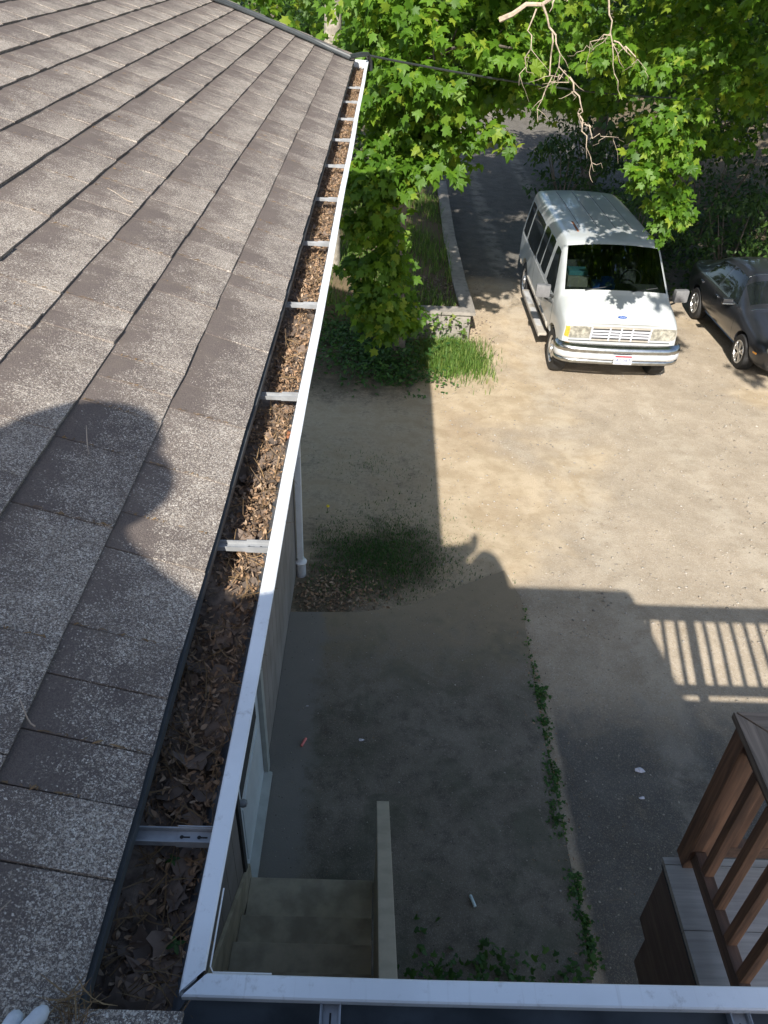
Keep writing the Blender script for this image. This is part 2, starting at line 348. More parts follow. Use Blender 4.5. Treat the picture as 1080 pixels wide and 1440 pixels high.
def nrm(a): return a/np.maximum(np.linalg.norm(a, axis=-1, keepdims=True), 1e-9)
MAPLE = np.array([(0, .33, .0), (0, 0, 0), (.30, -.07, -.05), (.24, .13, -.02), (.53, .30, -.09), (.40, .40, -.05), (.44, .56, -.1), (.20, .52, -.02), (.14, .72, -.05), (0, 1.0, -.22),
                  (-.14, .72, -.05), (-.20, .52, -.02), (-.44, .56, -.1), (-.40, .40, -.05), (-.53, .30, -.09), (-.24, .13, -.02), (-.30, -.07, -.05)])
MAPLE_F = np.array([(0, i, i+1 if i < 16 else 1) for i in range(1, 17)])
OVAL = np.array([(0, 0, 0), (.22, .3, -.03), (.2, .65, -.05), (0, 1, -.15), (-.2, .65, -.05), (-.22, .3, -.03)]); OVAL_F = np.array([(0, 1, 5), (1, 2, 5), (2, 4, 5), (2, 3, 4)])
SIMPLE = np.array([(0, .3, 0), (0, 0, 0), (.42, .05, -.05), (.5, .42, -.08), (.2, .5, -.03), (0, 1, -.15), (-.2, .5, -.03), (-.5, .42, -.08), (-.42, .05, -.05)]); SIMPLE_F = np.array([(0, i, i+1 if i < 8 else 1) for i in range(1, 9)])
def leaf_arrays(P, N, T, S, tpl=(MAPLE, MAPLE_F)):
    tv, tf = tpl; N = nrm(N); T = nrm(T - N*np.sum(T*N, 1, keepdims=True)); B = np.cross(T, N)
    V = P[:, None, :] + S[:, None, None]*(tv[None, :, 0:1]*B[:, None, :] + tv[None, :, 1:2]*T[:, None, :] + tv[None, :, 2:3]*N[:, None, :])
    F = tf[None] + (np.arange(len(P))*len(tv))[:, None, None]; return V.reshape(-1, 3), F.reshape(-1, 3)
SUNV = -np.array(SUN)
def spray_leaves(centers, radii, per, size, flat=.55, g=rng):
    """leaves in layered sprays; centers (n,3), radii (n,)"""
    n = len(centers); idx = np.repeat(np.arange(n), per); m = len(idx)
    d = nrm(g.normal(size=(m, 3))); rr = g.random(m)**.5
    off = d*rr[:, None]*radii[idx][:, None]; off[:, 2] *= flat
    off[:, 2] -= .35*np.hypot(off[:, 0], off[:, 1])                    # tips of a spray hang
    P = centers[idx] + off
    N = np.array([0, -.1, .7])+SUNV*.35 + .55*nrm(off+1e-6) + .55*g.normal(size=(m, 3))
    T = off*np.array([1, 1, .2])/np.maximum(radii[idx][:, None], .01) + np.array([0, 0, -.75]) + .45*g.normal(size=(m, 3))
    S = size*(.45+.85*g.random(m)); return P, N, T, S
def ell_points(c, r, n, g=rng, shell=.35):
    d = nrm(g.normal(size=(n, 3))); q = (shell**3+(1-shell**3)*g.random(n))**(1/3); return np.array(c)+d*q[:, None]*np.array(r)

# ------------------------------------------------------------------ ground
def zg(x, y):
    x = np.asarray(x, float); y = np.asarray(y, float)
    a = -.08*np.clip(y-6, 0, 6.9); t = np.clip((x-5)/1.2, 0, 1); a = a - t*.06*np.clip(y-12.9, 0, 4.5)
    bank = np.clip((x-9.2)/6, 0, 1)*np.clip((y-10)/8, 0, 1)*2.2 + np.clip((y-44)/40, 0, 1)*6
    return a + bank
def zg1(x, y): return float(zg(x, y))
xs = np.concatenate([[-250, -120, -60, -30, -16, -10, -6, -4], np.arange(-2.6, 10.01, .14), [11, 12, 13.5, 15, 18, 24, 34, 60, 120, 250]])
ys = np.concatenate([[-250, -120, -50, -20, -8, -3], np.arange(-1, 24.01, .14), [25, 26, 27.5, 29, 31, 33, 36, 40, 45, 52, 62, 80, 120, 260]])
GX, GY = np.meshgrid(xs, ys); nx, ny = len(xs), len(ys)
fine = ((GX > -2.6) & (GX < 9.9) & (GY > -1) & (GY < 23.9))
GZ = zg(GX, GY) + fine*(.012*np.sin(GX*2.3+GY*1.1)*np.sin(GY*1.7-GX*.6)+.006*np.sin(GX*6.1+2)*np.sin(GY*5.3))
GZ = GZ - .02*((GX < 1.7) & (GX > -.9) & (GY < 6.6))
V = np.stack([GX, GY, GZ], -1).reshape(-1, 3); ii = np.arange((ny-1)*nx).reshape(ny-1, nx)[:, :-1].ravel()
F = np.stack([ii, ii+1, ii+nx+1, ii+nx], 1)
ground = npmesh('ground', V, F, 'ground', None, True); ground['kind'] = 'structure'
def sm(v, a, b): t = np.clip((v-a)/(b-a), 0, 1); return t*t*(3-2*t)
X, Y = V[:, 0], V[:, 1]
gravel = .5+.32*sm(X, 2.2, 4.6)-.35*sm(X, 2.6, .6)+.35*sm(Y, 8, 5.5)-.28*sm(X, 5.6, 6.6)*sm(Y, 9, 11)
asph = sm(Y, 15.5, 19)*sm(X, 1.6, 1.9)*sm(X, 9, 8) + sm(Y, 30, 31.5)*sm(Y, 40, 38) + .66*sm(X, 1.55, 1.75)*sm(Y, 6.4, 3.8)
soil_and_shade = sm(X, 1.75, 1.5)*sm(Y, 13.2, 14.2) + .75*sm(X, 1.3, .2)*sm(Y, 10.4, 12.6) + .62*np.exp(-((X-.1)/.75)**2-((Y-6.85)/.6)**2) + .34*sm(X, 1.6, .4)*sm(Y, 14, 9) + sm(X, 8.2, 9.2) + sm(Y, 41, 43) + .7*np.exp(-((X+.5)/.35)**2-((Y-6.1)/.35)**2)  # besides real soil, one broad term paints the house's shade into the dirt
for nm, arr in (('gravel', gravel), ('asphalt', asph), ('soil_and_shade', soil_and_shade)):
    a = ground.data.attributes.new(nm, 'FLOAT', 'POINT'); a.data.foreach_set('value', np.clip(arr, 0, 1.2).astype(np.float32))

# concrete pad beside the house, ends in a slanted far edge
pad = MB(); po = [(-.80, 1.4), (1.60, 1.4), (1.62, 3.2), (1.59, 4.7), (1.63, 6.15), (1.50, 6.60), (1.02, 6.33), (.46, 5.99), (-.1, 5.86), (-.80, 5.83)]
n = len(po); pad.add([(x, y, .022) for x, y in po]+[(x*1.0, y, -.12) for x, y in po], [tuple(range(n))]+[(i, i+n, (i+1) % n+n, (i+1) % n) for i in range(n)])
tag(pad.build('concrete_pad', 'pad'), kind='structure')

# ------------------------------------------------------------------ house
house = thing('house', 'house with grey-brown shingle roof, white gutters and dark siding', 'house', (-.8, 3, 0))
SL = .333; TH = math.atan(SL); EX, EZ = -.307, 4.727
def rp(d, y, h=0.): return (EX-math.cos(TH)*d+math.sin(TH)*h, y, EZ+math.sin(TH)*d+math.cos(TH)*h)
XE = .300                                                   # eave of the cross wing (runs along X)
def xp(x, d, h=0.): return (x, XE-math.cos(TH)*d+math.sin(TH)*h, EZ+math.sin(TH)*d+math.cos(TH)*h)
YEND = 8.30
# roof deck of the long wing
m = MB(); L = 4.6
m.hexa([rp(0, .31, -.03), rp(0, YEND, -.03), rp(L, YEND, -.03), rp(L, -4.1, -.03), rp(0, .31, -.004), rp(0, YEND, -.004), rp(L, YEND, -.004), rp(L, -4.1, -.004)])
rx, ry, rz = rp(L, 0, -.01)
m.hexa([(rx, -4.1, rz-.03), (rx, YEND, rz-.03), (rx-4.6, YEND, rz-1.55), (rx-4.6, -4.1, rz-1.55), (rx, -4.1, rz), (rx, YEND, rz), (rx-4.6, YEND, rz-1.52), (rx-4.6, -4.1, rz-1.52)])
roof = m.build('roof', 'soil_black', house)
# shingles: each a wedge-shaped tab lapped over the course below
def shingle_mb(P, d0, d1, a, b, hb, ht, rnd, jag=0.0):
    j0, j1 = random.uniform(-jag, jag), random.uniform(-jag, jag); g = .0014
    vs = [P(d0+j0, a+g, .001), P(d0+j1, b-g, .001), P(d1, b-g, -.003), P(d1, a+g, -.003), P(d0+j0, a+g, hb), P(d0+j1, b-g, hb), P(d1, b-g, ht), P(d1, a+g, ht)]
    u = [0, 0, 1, 1]*2; return vs, [(x, (a if k in (0, 3, 4, 7) else b)) for k, x in enumerate(u)], rnd
def add_shingles(items, name, parent, kind=None, share=None):
    me = bpy.data.meshes.new(name); vs = []; fs = []; uv = []; rn = []
    o0 = worg(parent)
    for v, u, r in items:
        b = len(vs); vs += [tuple(Vector(q)-o0) for q in v]; uv += u; rn += [r]*8
        fs += [tuple(b+i for i in f) for f in ((3, 2, 1, 0), (4, 5, 6, 7), (0, 1, 5, 4), (1, 2, 6, 5), (2, 3, 7, 6), (3, 0, 4, 7))]
    me.from_pydata(vs, [], fs); me.materials.append(MATS['shingle'])
    at = me.attributes.new('rnd', 'FLOAT', 'POINT'); at.data.foreach_set('value', np.array(rn, np.float32))
    ul = me.uv_layers.new(name='UVMap'); li = np.empty(len(me.loops), np.int32); me.loops.foreach_get('vertex_index', li)
    ul.data.foreach_set('uv', np.array(uv, np.float32)[li].ravel())
    bm = bmesh.new(); bm.from_mesh(me); bmesh.ops.recalc_face_normals(bm, faces=bm.faces); bm.to_mesh(me); bm.free()
    o = link(bpy.data.objects.new(name, me), parent)
    if kind: o['kind'] = kind
    return o
allsh = []; EXPO = .183
for k in range(25):
    d0 = k*EXPO; y = max(.33 - d0*math.cos(TH), -4.0) + random.uniform(-.02, .02); first = True; hi = random.random() > .5
    y0 = y; y += random.uniform(.05, .25)
    cuts = [y0]
    while y < YEND-.05: cuts.append(y); y += random.choice((.09, .12, .15, .2, .26))*random.uniform(.85, 1.15)
    cuts.append(YEND+.012)
    for a, b in zip(cuts[:-1], cuts[1:]):
        hi = not hi if random.random() > .25 else hi
        hb = (.0150 if hi else .0115)*(.72 if k < 2 else .85 if k < 4 else 1)+random.uniform(-.0008, .001); r = random.choice((.0, .2, .5, .8, 1.0))+random.uniform(-.1, .1)
        allsh.append((shingle_mb(rp, d0, min(d0+.215, L), a, b, hb, .0035, r, .0022), Vector(rp(d0+.09, (a+b)/2))))
vis = sorted([s for s in allsh if inframe(s[1], 60)], key=lambda s: (s[1]-Vector((0, 0, H))).length)
near = vis[:295]; ids = set(id(s) for s in near)
for s in near: add_shingles([s[0]], 'shingle', roof)
add_shingles([s[0] for s in allsh if id(s) not in ids], 'far_shingles', roof, 'stuff')
# rake: shingle strip laid along the far edge + barge board
rk = []
d = 0
while d < 2.6:
    dl = random.uniform(.18, .26); rk.append(shingle_mb(lambda dd, yy, h: rp(dd, yy, h+.016), d-.01, d+dl+.05, YEND-.02-.13, YEND+.03, .012, .004, random.random())); d += dl
for s in rk: add_shingles([s], 'rake_shingle', roof)
MB().hexa([rp(-.005, YEND+.004, -.14), rp(-.005, YEND+.026, -.14), rp(4.5, YEND+.026, -.14), rp(4.5, YEND+.004, -.14), rp(-.005, YEND+.004, -.006), rp(-.005, YEND+.026, -.006), rp(4.5, YEND+.026, -.006), rp(4.5, YEND+.004, -.006)]).build('barge_board', 'paint_tan', house)
# cross wing roof
XR = 1.83
m = MB(); m.hexa([xp(-.29, 0, -.03), xp(XR, 0, -.03), xp(XR, 4.4, -.03), xp(-4.3, 4.4, -.03), xp(-.29, 0, -.004), xp(XR, 0, -.004), xp(XR, 4.4, -.004), xp(-4.3, 4.4, -.004)])
roof2 = m.build('roof', 'soil_black', house)
cs = []
for k in range(10):
    x = -.30 - k*EXPO*.95
    while x < XR:
        b = min(x+random.uniform(.18, .36), XR+.01)
        cs.append((k, x, shingle_mb(lambda dd, xx, h: xp(xx, dd, h), k*EXPO, k*EXPO+.215, x, b, random.uniform(.011, .015), .003, random.random()))); x = b
for k, x, s in cs:
    if k == 0 and x < .7: add_shingles([s], 'shingle', roof2)
add_shingles([s for k, x, s in cs if not (k == 0 and x < .7)], 'far_shingles', roof2, 'stuff')
# corner flap of the valley shingle, overhanging the gutter corner
add_shingles([shingle_mb(lambda dd, xx, h: (xx, .357-dd, 4.733+.20*dd+h), 0, .12, -.305, -.185, .008, .006, .35)], 'shingle', roof2)

# drip edge, fascia, soffit
MB().extr([(-.309, 4.690), (-.306, 4.690), (-.301, 4.722), (-.325, 4.722)], .30, 8.3).build('drip_edge', 'drip_metal', house)
MB().extr([(-.36, 4.47), (-.34, 4.47), (-.34, 4.71), (-.36, 4.71)], .25, 8.3).build('fascia', 'paint_tan', house)
MB().lohi((-.80, .26, 4.455), (-.315, 8.3, 4.468)).build('soffit', 'paint_tan', house)
MB().lohi((-.315, -.15, 4.455), (XR, .265, 4.468)).build('soffit', 'paint_tan', house)
MB().lohi((-.29, .268, 4.47), (XR, .282, 4.715)).build('fascia', 'paint_tan', house)

# gutters
PROF = [(-.338, 4.703), (-.338, 4.562), (-.246, 4.562), (-.236, 4.60), (-.206, 4.652), (-.184, 4.680), (-.178, 4.6985), (-.180, 4.7005), (-.202, 4.7005), (-.204, 4.6985), (-.204, 4.690), (-.201, 4.690), (-.200, 4.696), (-.187, 4.696), (-.189, 4.683), (-.210, 4.655), (-.240, 4.602), (-.249, 4.566), (-.334, 4.566), (-.334, 4.703)]
def gutter(axis, end):
    m = MB(); n = len(PROF); vs = []
    for (x, z) in PROF:
        s0 = .414+(x+.178)+.0035
        vs.append((x, s0, z) if axis == 1 else (s0-.592, x+.592, z))
    ns = int((end+.3)/.22); ph = random.uniform(0, 6)
    for k in range(1, ns+1):
        q = .45*(1-k/ns)+end*k/ns if axis == 1 else -.13*(1-k/ns)+end*k/ns
        dz = .0014*math.sin(q*2.3+ph)+random.uniform(-.0007, .0007); dx = .0016*math.sin(q*3.1+ph*2)+random.uniform(-.0006, .0006)
        for (x, z) in PROF: vs.append((x+dx*(x > -.25), q, z+dz) if axis == 1 else (q, x+.592+dx*(x > -.25), z+dz))
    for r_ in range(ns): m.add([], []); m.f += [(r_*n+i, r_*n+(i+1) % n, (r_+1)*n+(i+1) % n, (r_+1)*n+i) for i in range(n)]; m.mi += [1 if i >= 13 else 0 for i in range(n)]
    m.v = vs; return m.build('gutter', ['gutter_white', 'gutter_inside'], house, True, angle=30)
gy = gutter(1, 8.42); gx = gutter(0, XR)
gx['label'] = 'nearly empty white gutter along the near roof edge'; gy['label'] = 'white gutter clogged with dead leaves along the long eave'
MB().extr([(p[0], p[1]) for p in PROF[:10]], 8.42, 8.424).build('end_cap', 'gutter_white', gy)
def hanger(parent, c, axis):
    m = MB(); T = (lambda a, b, z: (a, c+b, z)) if axis == 1 else (lambda a, b, z: (c+b, a+.592, z))
    def bx(a0, a1, b0, b1, z0, z1, mi=0):
        p, q = T(a0, b0, z0), T(a1, b1, z1); m.lohi([min(u, v) for u, v in zip(p, q)], [max(u, v) for u, v in zip(p, q)], mi)
    wd = .0092
    bx(-.333, -.199, -wd, wd, 4.6800, 4.6822); bx(-.333, -.199, -wd-.002, -wd, 4.680, 4.6905); bx(-.333, -.199, wd, wd+.002, 4.680, 4.6905)
    bx(-.252, -.200, -wd-.003, -wd-.0015, 4.679, 4.693); bx(-.252, -.200, wd+.0015, wd+.003, 4.679, 4.693); bx(-.252, -.2, -wd+.0005, wd-.0005, 4.6825, 4.6836)
    for a in (-.246, -.222) if axis == 1 else (-.226, -.262):
        n = 10; ctr = T(a, 0, 4.6842); m.add([(ctr[0]+.0028*math.cos(2*math.pi*k/n), ctr[1]+.0028*math.sin(2*math.pi*k/n), ctr[2]) for k in range(n)], [tuple(range(n))], 1)
        if axis == 1: bx(a+.002, a+.0115, -.0011, .0011, 4.6837, 4.6841, 1)
        else: bx(a+.002, a+.0145, -.0011, .0011, 4.6837, 4.6841, 1)
    return m.build('hanger', ['steel', 'soil_black'], parent)
for i in range(11): hanger(gy, .594+.633*i-(.0 if i else 0), 1)
for x in (-.027, .455, 1.06, 1.6): hanger(gx, x, 0)
MB().tube([(-.1745, .52, 4.692), (-.1745, .425, 4.690), (-.170, .4185, 4.690), (-.1, .4185, 4.690)], .0011, 5).build('corner_strip', 'gutter_white', gx)

# walls with vertical siding boards, door, downspout
wall = MB().lohi((-.84, -4.3, -.1), (-.825, 6.55, 4.46)).build('wall', 'siding', house)
y = -.15
while y < 6.53:
    y2 = min(y+.203, 6.55); a, b = y, y2-.006
    if b > 2.86 and a < 3.98:
        MB().lohi((-.825, a, 2.14), (-.803, b, 4.45)).build('siding_board', 'siding', wall)
        if a < 2.86-.03: MB().lohi((-.825, a, .0), (-.803, 2.855, 2.138)).build('siding_board', 'siding', wall)
        if b > 3.98+.03: MB().lohi((-.825, 3.985, .0), (-.803, b, 2.138)).build('siding_board', 'siding', wall)
    else: MB().lohi((-.825, a, .0), (-.803, b, 4.45)).build('siding_board', 'siding', wall)
    y = y2
MB().lohi((-2.4, 6.551, -.1), (-.806, 6.60, 4.455)).build('wall', 'siding', house)
MB().lohi((-2.45, 6.61, -.6), (-2.40, 8.1, 4.9)).build('wall', 'siding', house)
MB().lohi((-.802, -.22, -.1), (XR-.3, -.155, 4.455)).build('wall', 'siding', house)
door = MB().lohi((-.823, 2.93, .08), (-.812, 3.88, 2.06)).build('door', 'door_white', house)
door['label'] = 'pale door with white panel at the foot of the stairs'
MB().lohi((-.812, 3.06, .95), (-.806, 3.75, 1.95)).build('pane', 'dark_glass', door)
MB().lohi((-.812, 3.06, .20), (-.807, 3.75, .82)).build('panel', 'door_white', door)
MB().lathe([(0, 0), (.022, .0), (.03, .025), (.022, .05), (0, .055)], (-.811, 3.0, 1.0), 'x', 12).build('knob', 'steel', door, True)
MB().lohi((-.822, 3.885, .03), (-.775, 3.98, 2.13)).build('door_trim', 'door_trim', house, bevel=.003)
MB().lohi((-.822, 2.862, .03), (-.785, 2.925, 2.13)).build('door_trim', 'dark_metal', house, bevel=.003)
MB().lohi((-.822, 2.93, 2.062), (-.78, 3.88, 2.13)).build('door_trim', 'door_trim', house, bevel=.003)
MB().lohi((-.85, -4.4, -.1), (XR-.3, -4.3, 5.9)).build('wall', 'siding', house)
MB().hexa([(-.815, 2.93, .026), (-.745, 2.93, .026), (-.745, 3.90, .026), (-.815, 3.90, .026), (-.815, 2.93, .082), (-.745, 2.93, .058), (-.745, 3.90, .058), (-.815, 3.90, .082)]).build('threshold', 'door_trim', house, bevel=.003)
ds = MB(); ds.box((-.752, 6.49, 2.3), (.062, .075, 4.2)); ds.box((-.565, 6.49, 4.46), (.42, .06, .06), Matrix.Rotation(R(22), 3, 'Y'))
ds.build('downspout', 'gutter_white', house, True, bevel=.008)
MB().lathe([(0, .10), (.04, .10), (.066, .135), (.068, .15), (.045, .17), (.04, .20), (0, .2)], (-.752, 6.49, .0), 'z', 20).build('downspout_funnel', 'gutter_white', house, True)
MB().lathe([(0, .12), (.052, .12), (.055, .115), (.055, -.1), (0, -.1)], (-.752, 6.49, .0), 'z', 20).build('drain_pipe', 'grey_trim', house, True)

# ------------------------------------------------------------------ debris in the gutter
g2 = np.random.default_rng(11)
gxn, gyn = 12, 620
bx_, by_ = np.meshgrid(np.linspace(-.334, -.208, gxn), np.linspace(.285, 8.41, gyn))
bz = 4.618+.012*np.clip((-.28-bx_)/.04, 0, 1)+.010*np.sin(by_*9+bx_*30)+.008*np.sin(by_*23+1)+g2.normal(size=bx_.shape)*.0035
ii = np.arange((gyn-1)*gxn).reshape(gyn-1, gxn)[:, :-1].ravel()
tag(npmesh('gutter_debris', np.stack([bx_, by_, bz], -1).reshape(-1, 3), np.stack([ii, ii+1, ii+gxn+1, ii+gxn], 1), 'rot', None, True), 'matted dark rotting debris filling the bottom of the long gutter', 'debris', kind='stuff')
def curled(n, ylo, yhi, zl, s0, s1, ar, g, xlo=-.332, xhi=-.209, pw=1.6):
    """curled flakes: 2x5 strips bent about their length"""
    yy = ylo+(yhi-ylo)*g.random(n)**pw; P = np.stack([xlo+(xhi-xlo)*g.random(n), yy, zl+g.random(n)*.022], 1)
    T = nrm(g.normal(size=(n, 3))*np.array([1, 1, .35])); N = nrm(np.array([0, 0, 1.])+.5*g.normal(size=(n, 3))); T = nrm(T-N*np.sum(T*N, 1, keepdims=True)); B = np.cross(T, N)
    Ln = s0+(s1-s0)*g.random(n); W = Ln*ar*(.6+.8*g.random(n)); K = g.normal(size=n)*1.5
    V = []
    for i, t in enumerate(np.linspace(-.5, .5, 5)):
        wv = W*(1-(2*abs(t))**2*.75)
        for sgn in (-1, 1):
            V.append(P+T*(t*Ln)[:, None]+B*(sgn*wv/2)[:, None]+N*((K*t*t*Ln)+.25*wv*g.normal(size=n)*.6)[:, None])
    V = np.stack(V, 1).reshape(-1, 3); q = np.array([(2*i, 2*i+1, 2*i+3, 2*i+2) for i in range(4)]); F = (q[None]+(np.arange(n)*10)[:, None, None]).reshape(-1, 4); return V, F
V, F = curled(19000, .30, 8.40, 4.622, .005, .019, .34, g2, pw=.95)
tag(npmesh('leaf_flakes', V, F, 'litter', None, True), 'brown leaf flakes and seed wings heaped in the long gutter', 'leaf litter', kind='stuff')
V, F = curled(1500, .30, 8.3, 4.630, .03, .09, .026, g2)
tag(npmesh('pine_needles', V, F, 'needles', None), 'thin dry needles and stems lying across the gutter debris', 'needles', kind='stuff')
def crumpled(s, lobed):
    n = 16; a = np.linspace(0, 2*np.pi, n, endpoint=False)
    r = (.42+.16*np.abs(np.cos(2.5*a)) if lobed else .40+.10*np.cos(2*a))*(1+.16*g2.normal(size=n)); inner = r*.55
    tv = [(0, 0)]+[(inner[k]*math.cos(a[k]), inner[k]*math.sin(a[k])) for k in range(n)]+[(r[k]*math.cos(a[k]), r[k]*1.25*math.sin(a[k])) for k in range(n)]
    tv = np.array(tv); cx, cy = g2.uniform(-.9, 1.3), g2.uniform(-.8, 1.0); f = g2.uniform(3, 7); z = cx*tv[:, 0]**2+cy*tv[:, 1]**2+.10*np.sin(f*tv[:, 0]+g2.uniform(0, 6))*np.sin(f*tv[:, 1]+g2.uniform(0, 6))+.035*g2.normal(size=len(tv))
    fs = [(0, 1+k, 1+(k+1) % n, 1+(k+1) % n) for k in range(n)]
    F3 = [(0, 1+k, 1+(k+1) % n) for k in range(n)]
    for k in range(n): k2 = (k+1) % n; F3 += [(1+k, 1+n+k, 1+n+k2), (1+k, 1+n+k2, 1+k2)]
    return np.stack([tv[:, 0], tv[:, 1], z], 1)*s, np.array(F3)
for i in range(230):
    s = g2.uniform(.020, .046); yy = .34+5.5*g2.random()**2.3; xx = g2.uniform(-.315, -.228); vv, ff = crumpled(s, i % 3 > 0); th = g2.uniform(0, 6.28); c, q = math.cos(th), math.sin(th)
    vv = np.stack([c*vv[:, 0]-q*vv[:, 1], q*vv[:, 0]+c*vv[:, 1], vv[:, 2]], 1); tl, t2 = g2.normal(size=2)*.24
    vv = np.stack([vv[:, 0], vv[:, 1]*math.cos(tl)-vv[:, 2]*math.sin(tl), vv[:, 1]*math.sin(tl)+vv[:, 2]*math.cos(tl)], 1)
    vv = np.stack([vv[:, 0]*math.cos(t2)-vv[:, 2]*math.sin(t2), vv[:, 1], vv[:, 0]*math.sin(t2)+vv[:, 2]*math.cos(t2)], 1)
    vv[:, 0] = np.clip(vv[:, 0]+xx, -.332, -.214)-xx
    o = npmesh('dead_leaf', vv, ff, 'dead_leaf', None, True); o.location = (xx, yy, 4.626+g2.uniform(0, .010))
    tag(o, 'curled brown dead leaf lying in the long white gutter', 'dead leaf', 'dead leaves lying in the gutter')
for (x, y, z, s, lab) in ((-.232, .47, 4.64, .014, 'small green seedling sprouting in gutter debris near the gutter corner'), (-.262, .585, 4.636, .012, 'small green seedling in gutter debris beside the nearest hanger'), (-.215, 1.80, 4.63, .016, 'green seedling beside the orange stub in sunlit gutter debris')):
    sd = thing('seedling', lab, 'seedling', (x, y, z))
    MB().tube([(x, y, z-.03), (x+.002, y, z+.006)], .0008, 5).build('stem', 'weed', sd)
    for k in range(4):
        a = k*1.57+.4; P = np.array([[x, y, z+.006]]); Vv, Ff = leaf_arrays(P, np.array([[.2*math.cos(a), .2*math.sin(a), 1]]), np.array([[math.cos(a), math.sin(a), .1]]), np.array([s]), (OVAL, OVAL_F)); npmesh('leaf', Vv, Ff, 'weed', sd)
MB().tube([(-.222, 1.735, 4.625), (-.217, 1.742, 4.648)], .0085, 10).build('stub', 'rust', None, True)
tag(bpy.data.objects['stub'], 'small orange round stub in the sunlit gutter debris', 'stub')
# sludge in the corner of the near gutter
sx_, sy_ = np.meshgrid(np.linspace(-.30, .03, 40), np.linspace(.288, .372, 12)); sz_ = 4.600-.030*np.clip((sx_+.06)/.09, 0, 1)+g2.normal(size=sx_.shape)*.003
ii = np.arange(11*40).reshape(11, 40)[:, :-1].ravel(); tag(npmesh('gutter_sludge', np.stack([sx_, sy_, sz_], -1).reshape(-1, 3), np.stack([ii, ii+1, ii+41, ii+40], 1), 'soil_black', None, True), 'black wet sludge in the corner of the near gutter', 'sludge', kind='stuff')
# dry straw at the valley corner, twigs on the shingles
V, F = curled(60, .335, .375, 4.733, .02, .06, .03, g2, -.325, -.285, 1.); tag(npmesh('straw_tuft', V, F, 'needles', None), 'tuft of dry straw caught at the roof valley corner', 'straw', kind='stuff')
for (d, y, ln, a, lab) in ((.62, 2.75, .10, .3, 'pale curved twig lying on the sunlit shingles'), (.30, 1.36, .09, 1.2, 'thin dry stem across the edge of the shadow on the shingles'), (.18, .70, .05, .8, 'short pale straw stem on the shaded shingles by the gutter'), (.12, .43, .045, 2.2, 'short dry straw on the shingles near the valley corner')):
    pts = []
    for t in np.linspace(-.5, .5, 6): pts.append(rp(d+math.cos(a)*t*ln, y+math.sin(a)*t*ln+.02*t*t, .019+.004*math.sin(t*5)))
    tag(MB().tube(pts, [.0013, .0012, .0011, .001, .0009, .0007], 5).build('twig', 'twig', None, True), lab, 'twig')
# seed wings lodged in the shingle joints
fl = []
for s in near[:150]:
    if random.random() < .55: fl.append(s)
V, F = curled(len(fl)*16, 0, 1, 0, .008, .022, .22, g2); base = np.repeat(np.array([tuple(Vector(s[0][0][4])*(1-0)+Vector((0, 0, .001))) for s in fl]), 160, 0)
tt = np.repeat(g2.random(len(fl)*16)**.7, 10)[:, None]*np.repeat(np.array([tuple(Vector(s[0][0][7])-Vector(s[0][0][4])) for s in fl]), 160, 0)*.8
cent = V.reshape(-1, 10, 3).mean(1); V = V-np.repeat(cent, 10, 0); V[:, 2] *= .3; V[:, 1] *= .45; V = V+base+tt+np.array([0, .0, .002])
tag(npmesh('seed_chaff', V, F, 'needles', None), 'yellow chaff lodged along the joints of the shingles', 'chaff', kind='stuff')

# ------------------------------------------------------------------ cables
pts = [rp(d, 7.95+.12*math.sin(d*1.6)-.45*max(0, d-1.1)**1.25, .034) for d in np.linspace(2.6, .05, 16)]
pts += [(-.25, 8.2, 4.77), (-.19, 8.32, 4.76), (-.165, 8.40, 4.70), (-.16, 8.42, 4.62)]
cb = thing('roof_cable', 'thick black cable running along the far roof edge to the gutter corner', 'cable', (-.3, 8, 4.7))
MB().tube(pts, .021, 8).build('cable_jacket', 'cable', cb, True); MB().tube([Vector(p)+Vector((.0, -.045, -.006)) for p in pts[:-2]], .010, 6).build('second_cable', 'cable', cb, True)
a, b = Vector((-.17, 8.40, 4.74)), Vector((9.5, 19.0, 3.3)); pts = [a.lerp(b, t)+Vector((0, 0, -1.1*t*(1-t))) for t in np.linspace(0, 1, 24)]
tag(MB().tube(pts, .011, 6).build('overhead_wire', 'cable', None, True), 'thin grey overhead wire running from the roof corner into the trees', 'wire')

# ------------------------------------------------------------------ stairs
st = thing('outdoor_stairs', 'olive painted wooden stairs climbing along the house wall below the gutter', 'stairs', (-.3, 2.9, 0))
YK = [2.93, 2.57, 2.31, 2.06, 1.81, 1.56, 1.31, 1.06, .81]
for k in range(8):
    MB().lohi((-.775, YK[k+1]-.01, .19*(k+1)-.035), (.10, YK[k], .19*(k+1))).build('tread', 'stair_paint', st, bevel=.006)
    MB().lohi((-.77, YK[k]-.045, .19*k+(.024 if k == 0 else 0)), (.095, YK[k]-.028, .19*(k+1)-.036)).build('riser', 'stair_paint', st)
MB().hexa([(-.801, 2.97, .03), (-.777, 2.97, .03), (-.777, .8, 1.50), (-.801, .8, 1.50), (-.801, 2.97, .30), (-.777, 2.97, .30), (-.777, .8, 1.98), (-.801, .8, 1.98)]).build('stringer', 'stair_paint', st, bevel=.003)
hz = lambda y: 1.0+.735*(3.045-y)
MB().hexa([(.105, 3.05, hz(3.05)-.035), (.187, 3.05, hz(3.05)-.035), (.178, .9, hz(.9)-.035), (.098, .9, hz(.9)-.035), (.105, 3.05, hz(3.05)), (.187, 3.05, hz(3.05)), (.178, .9, hz(.9)), (.098, .9, hz(.9))]).build('handrail_cap', 'paint_tan', st, bevel=.004)
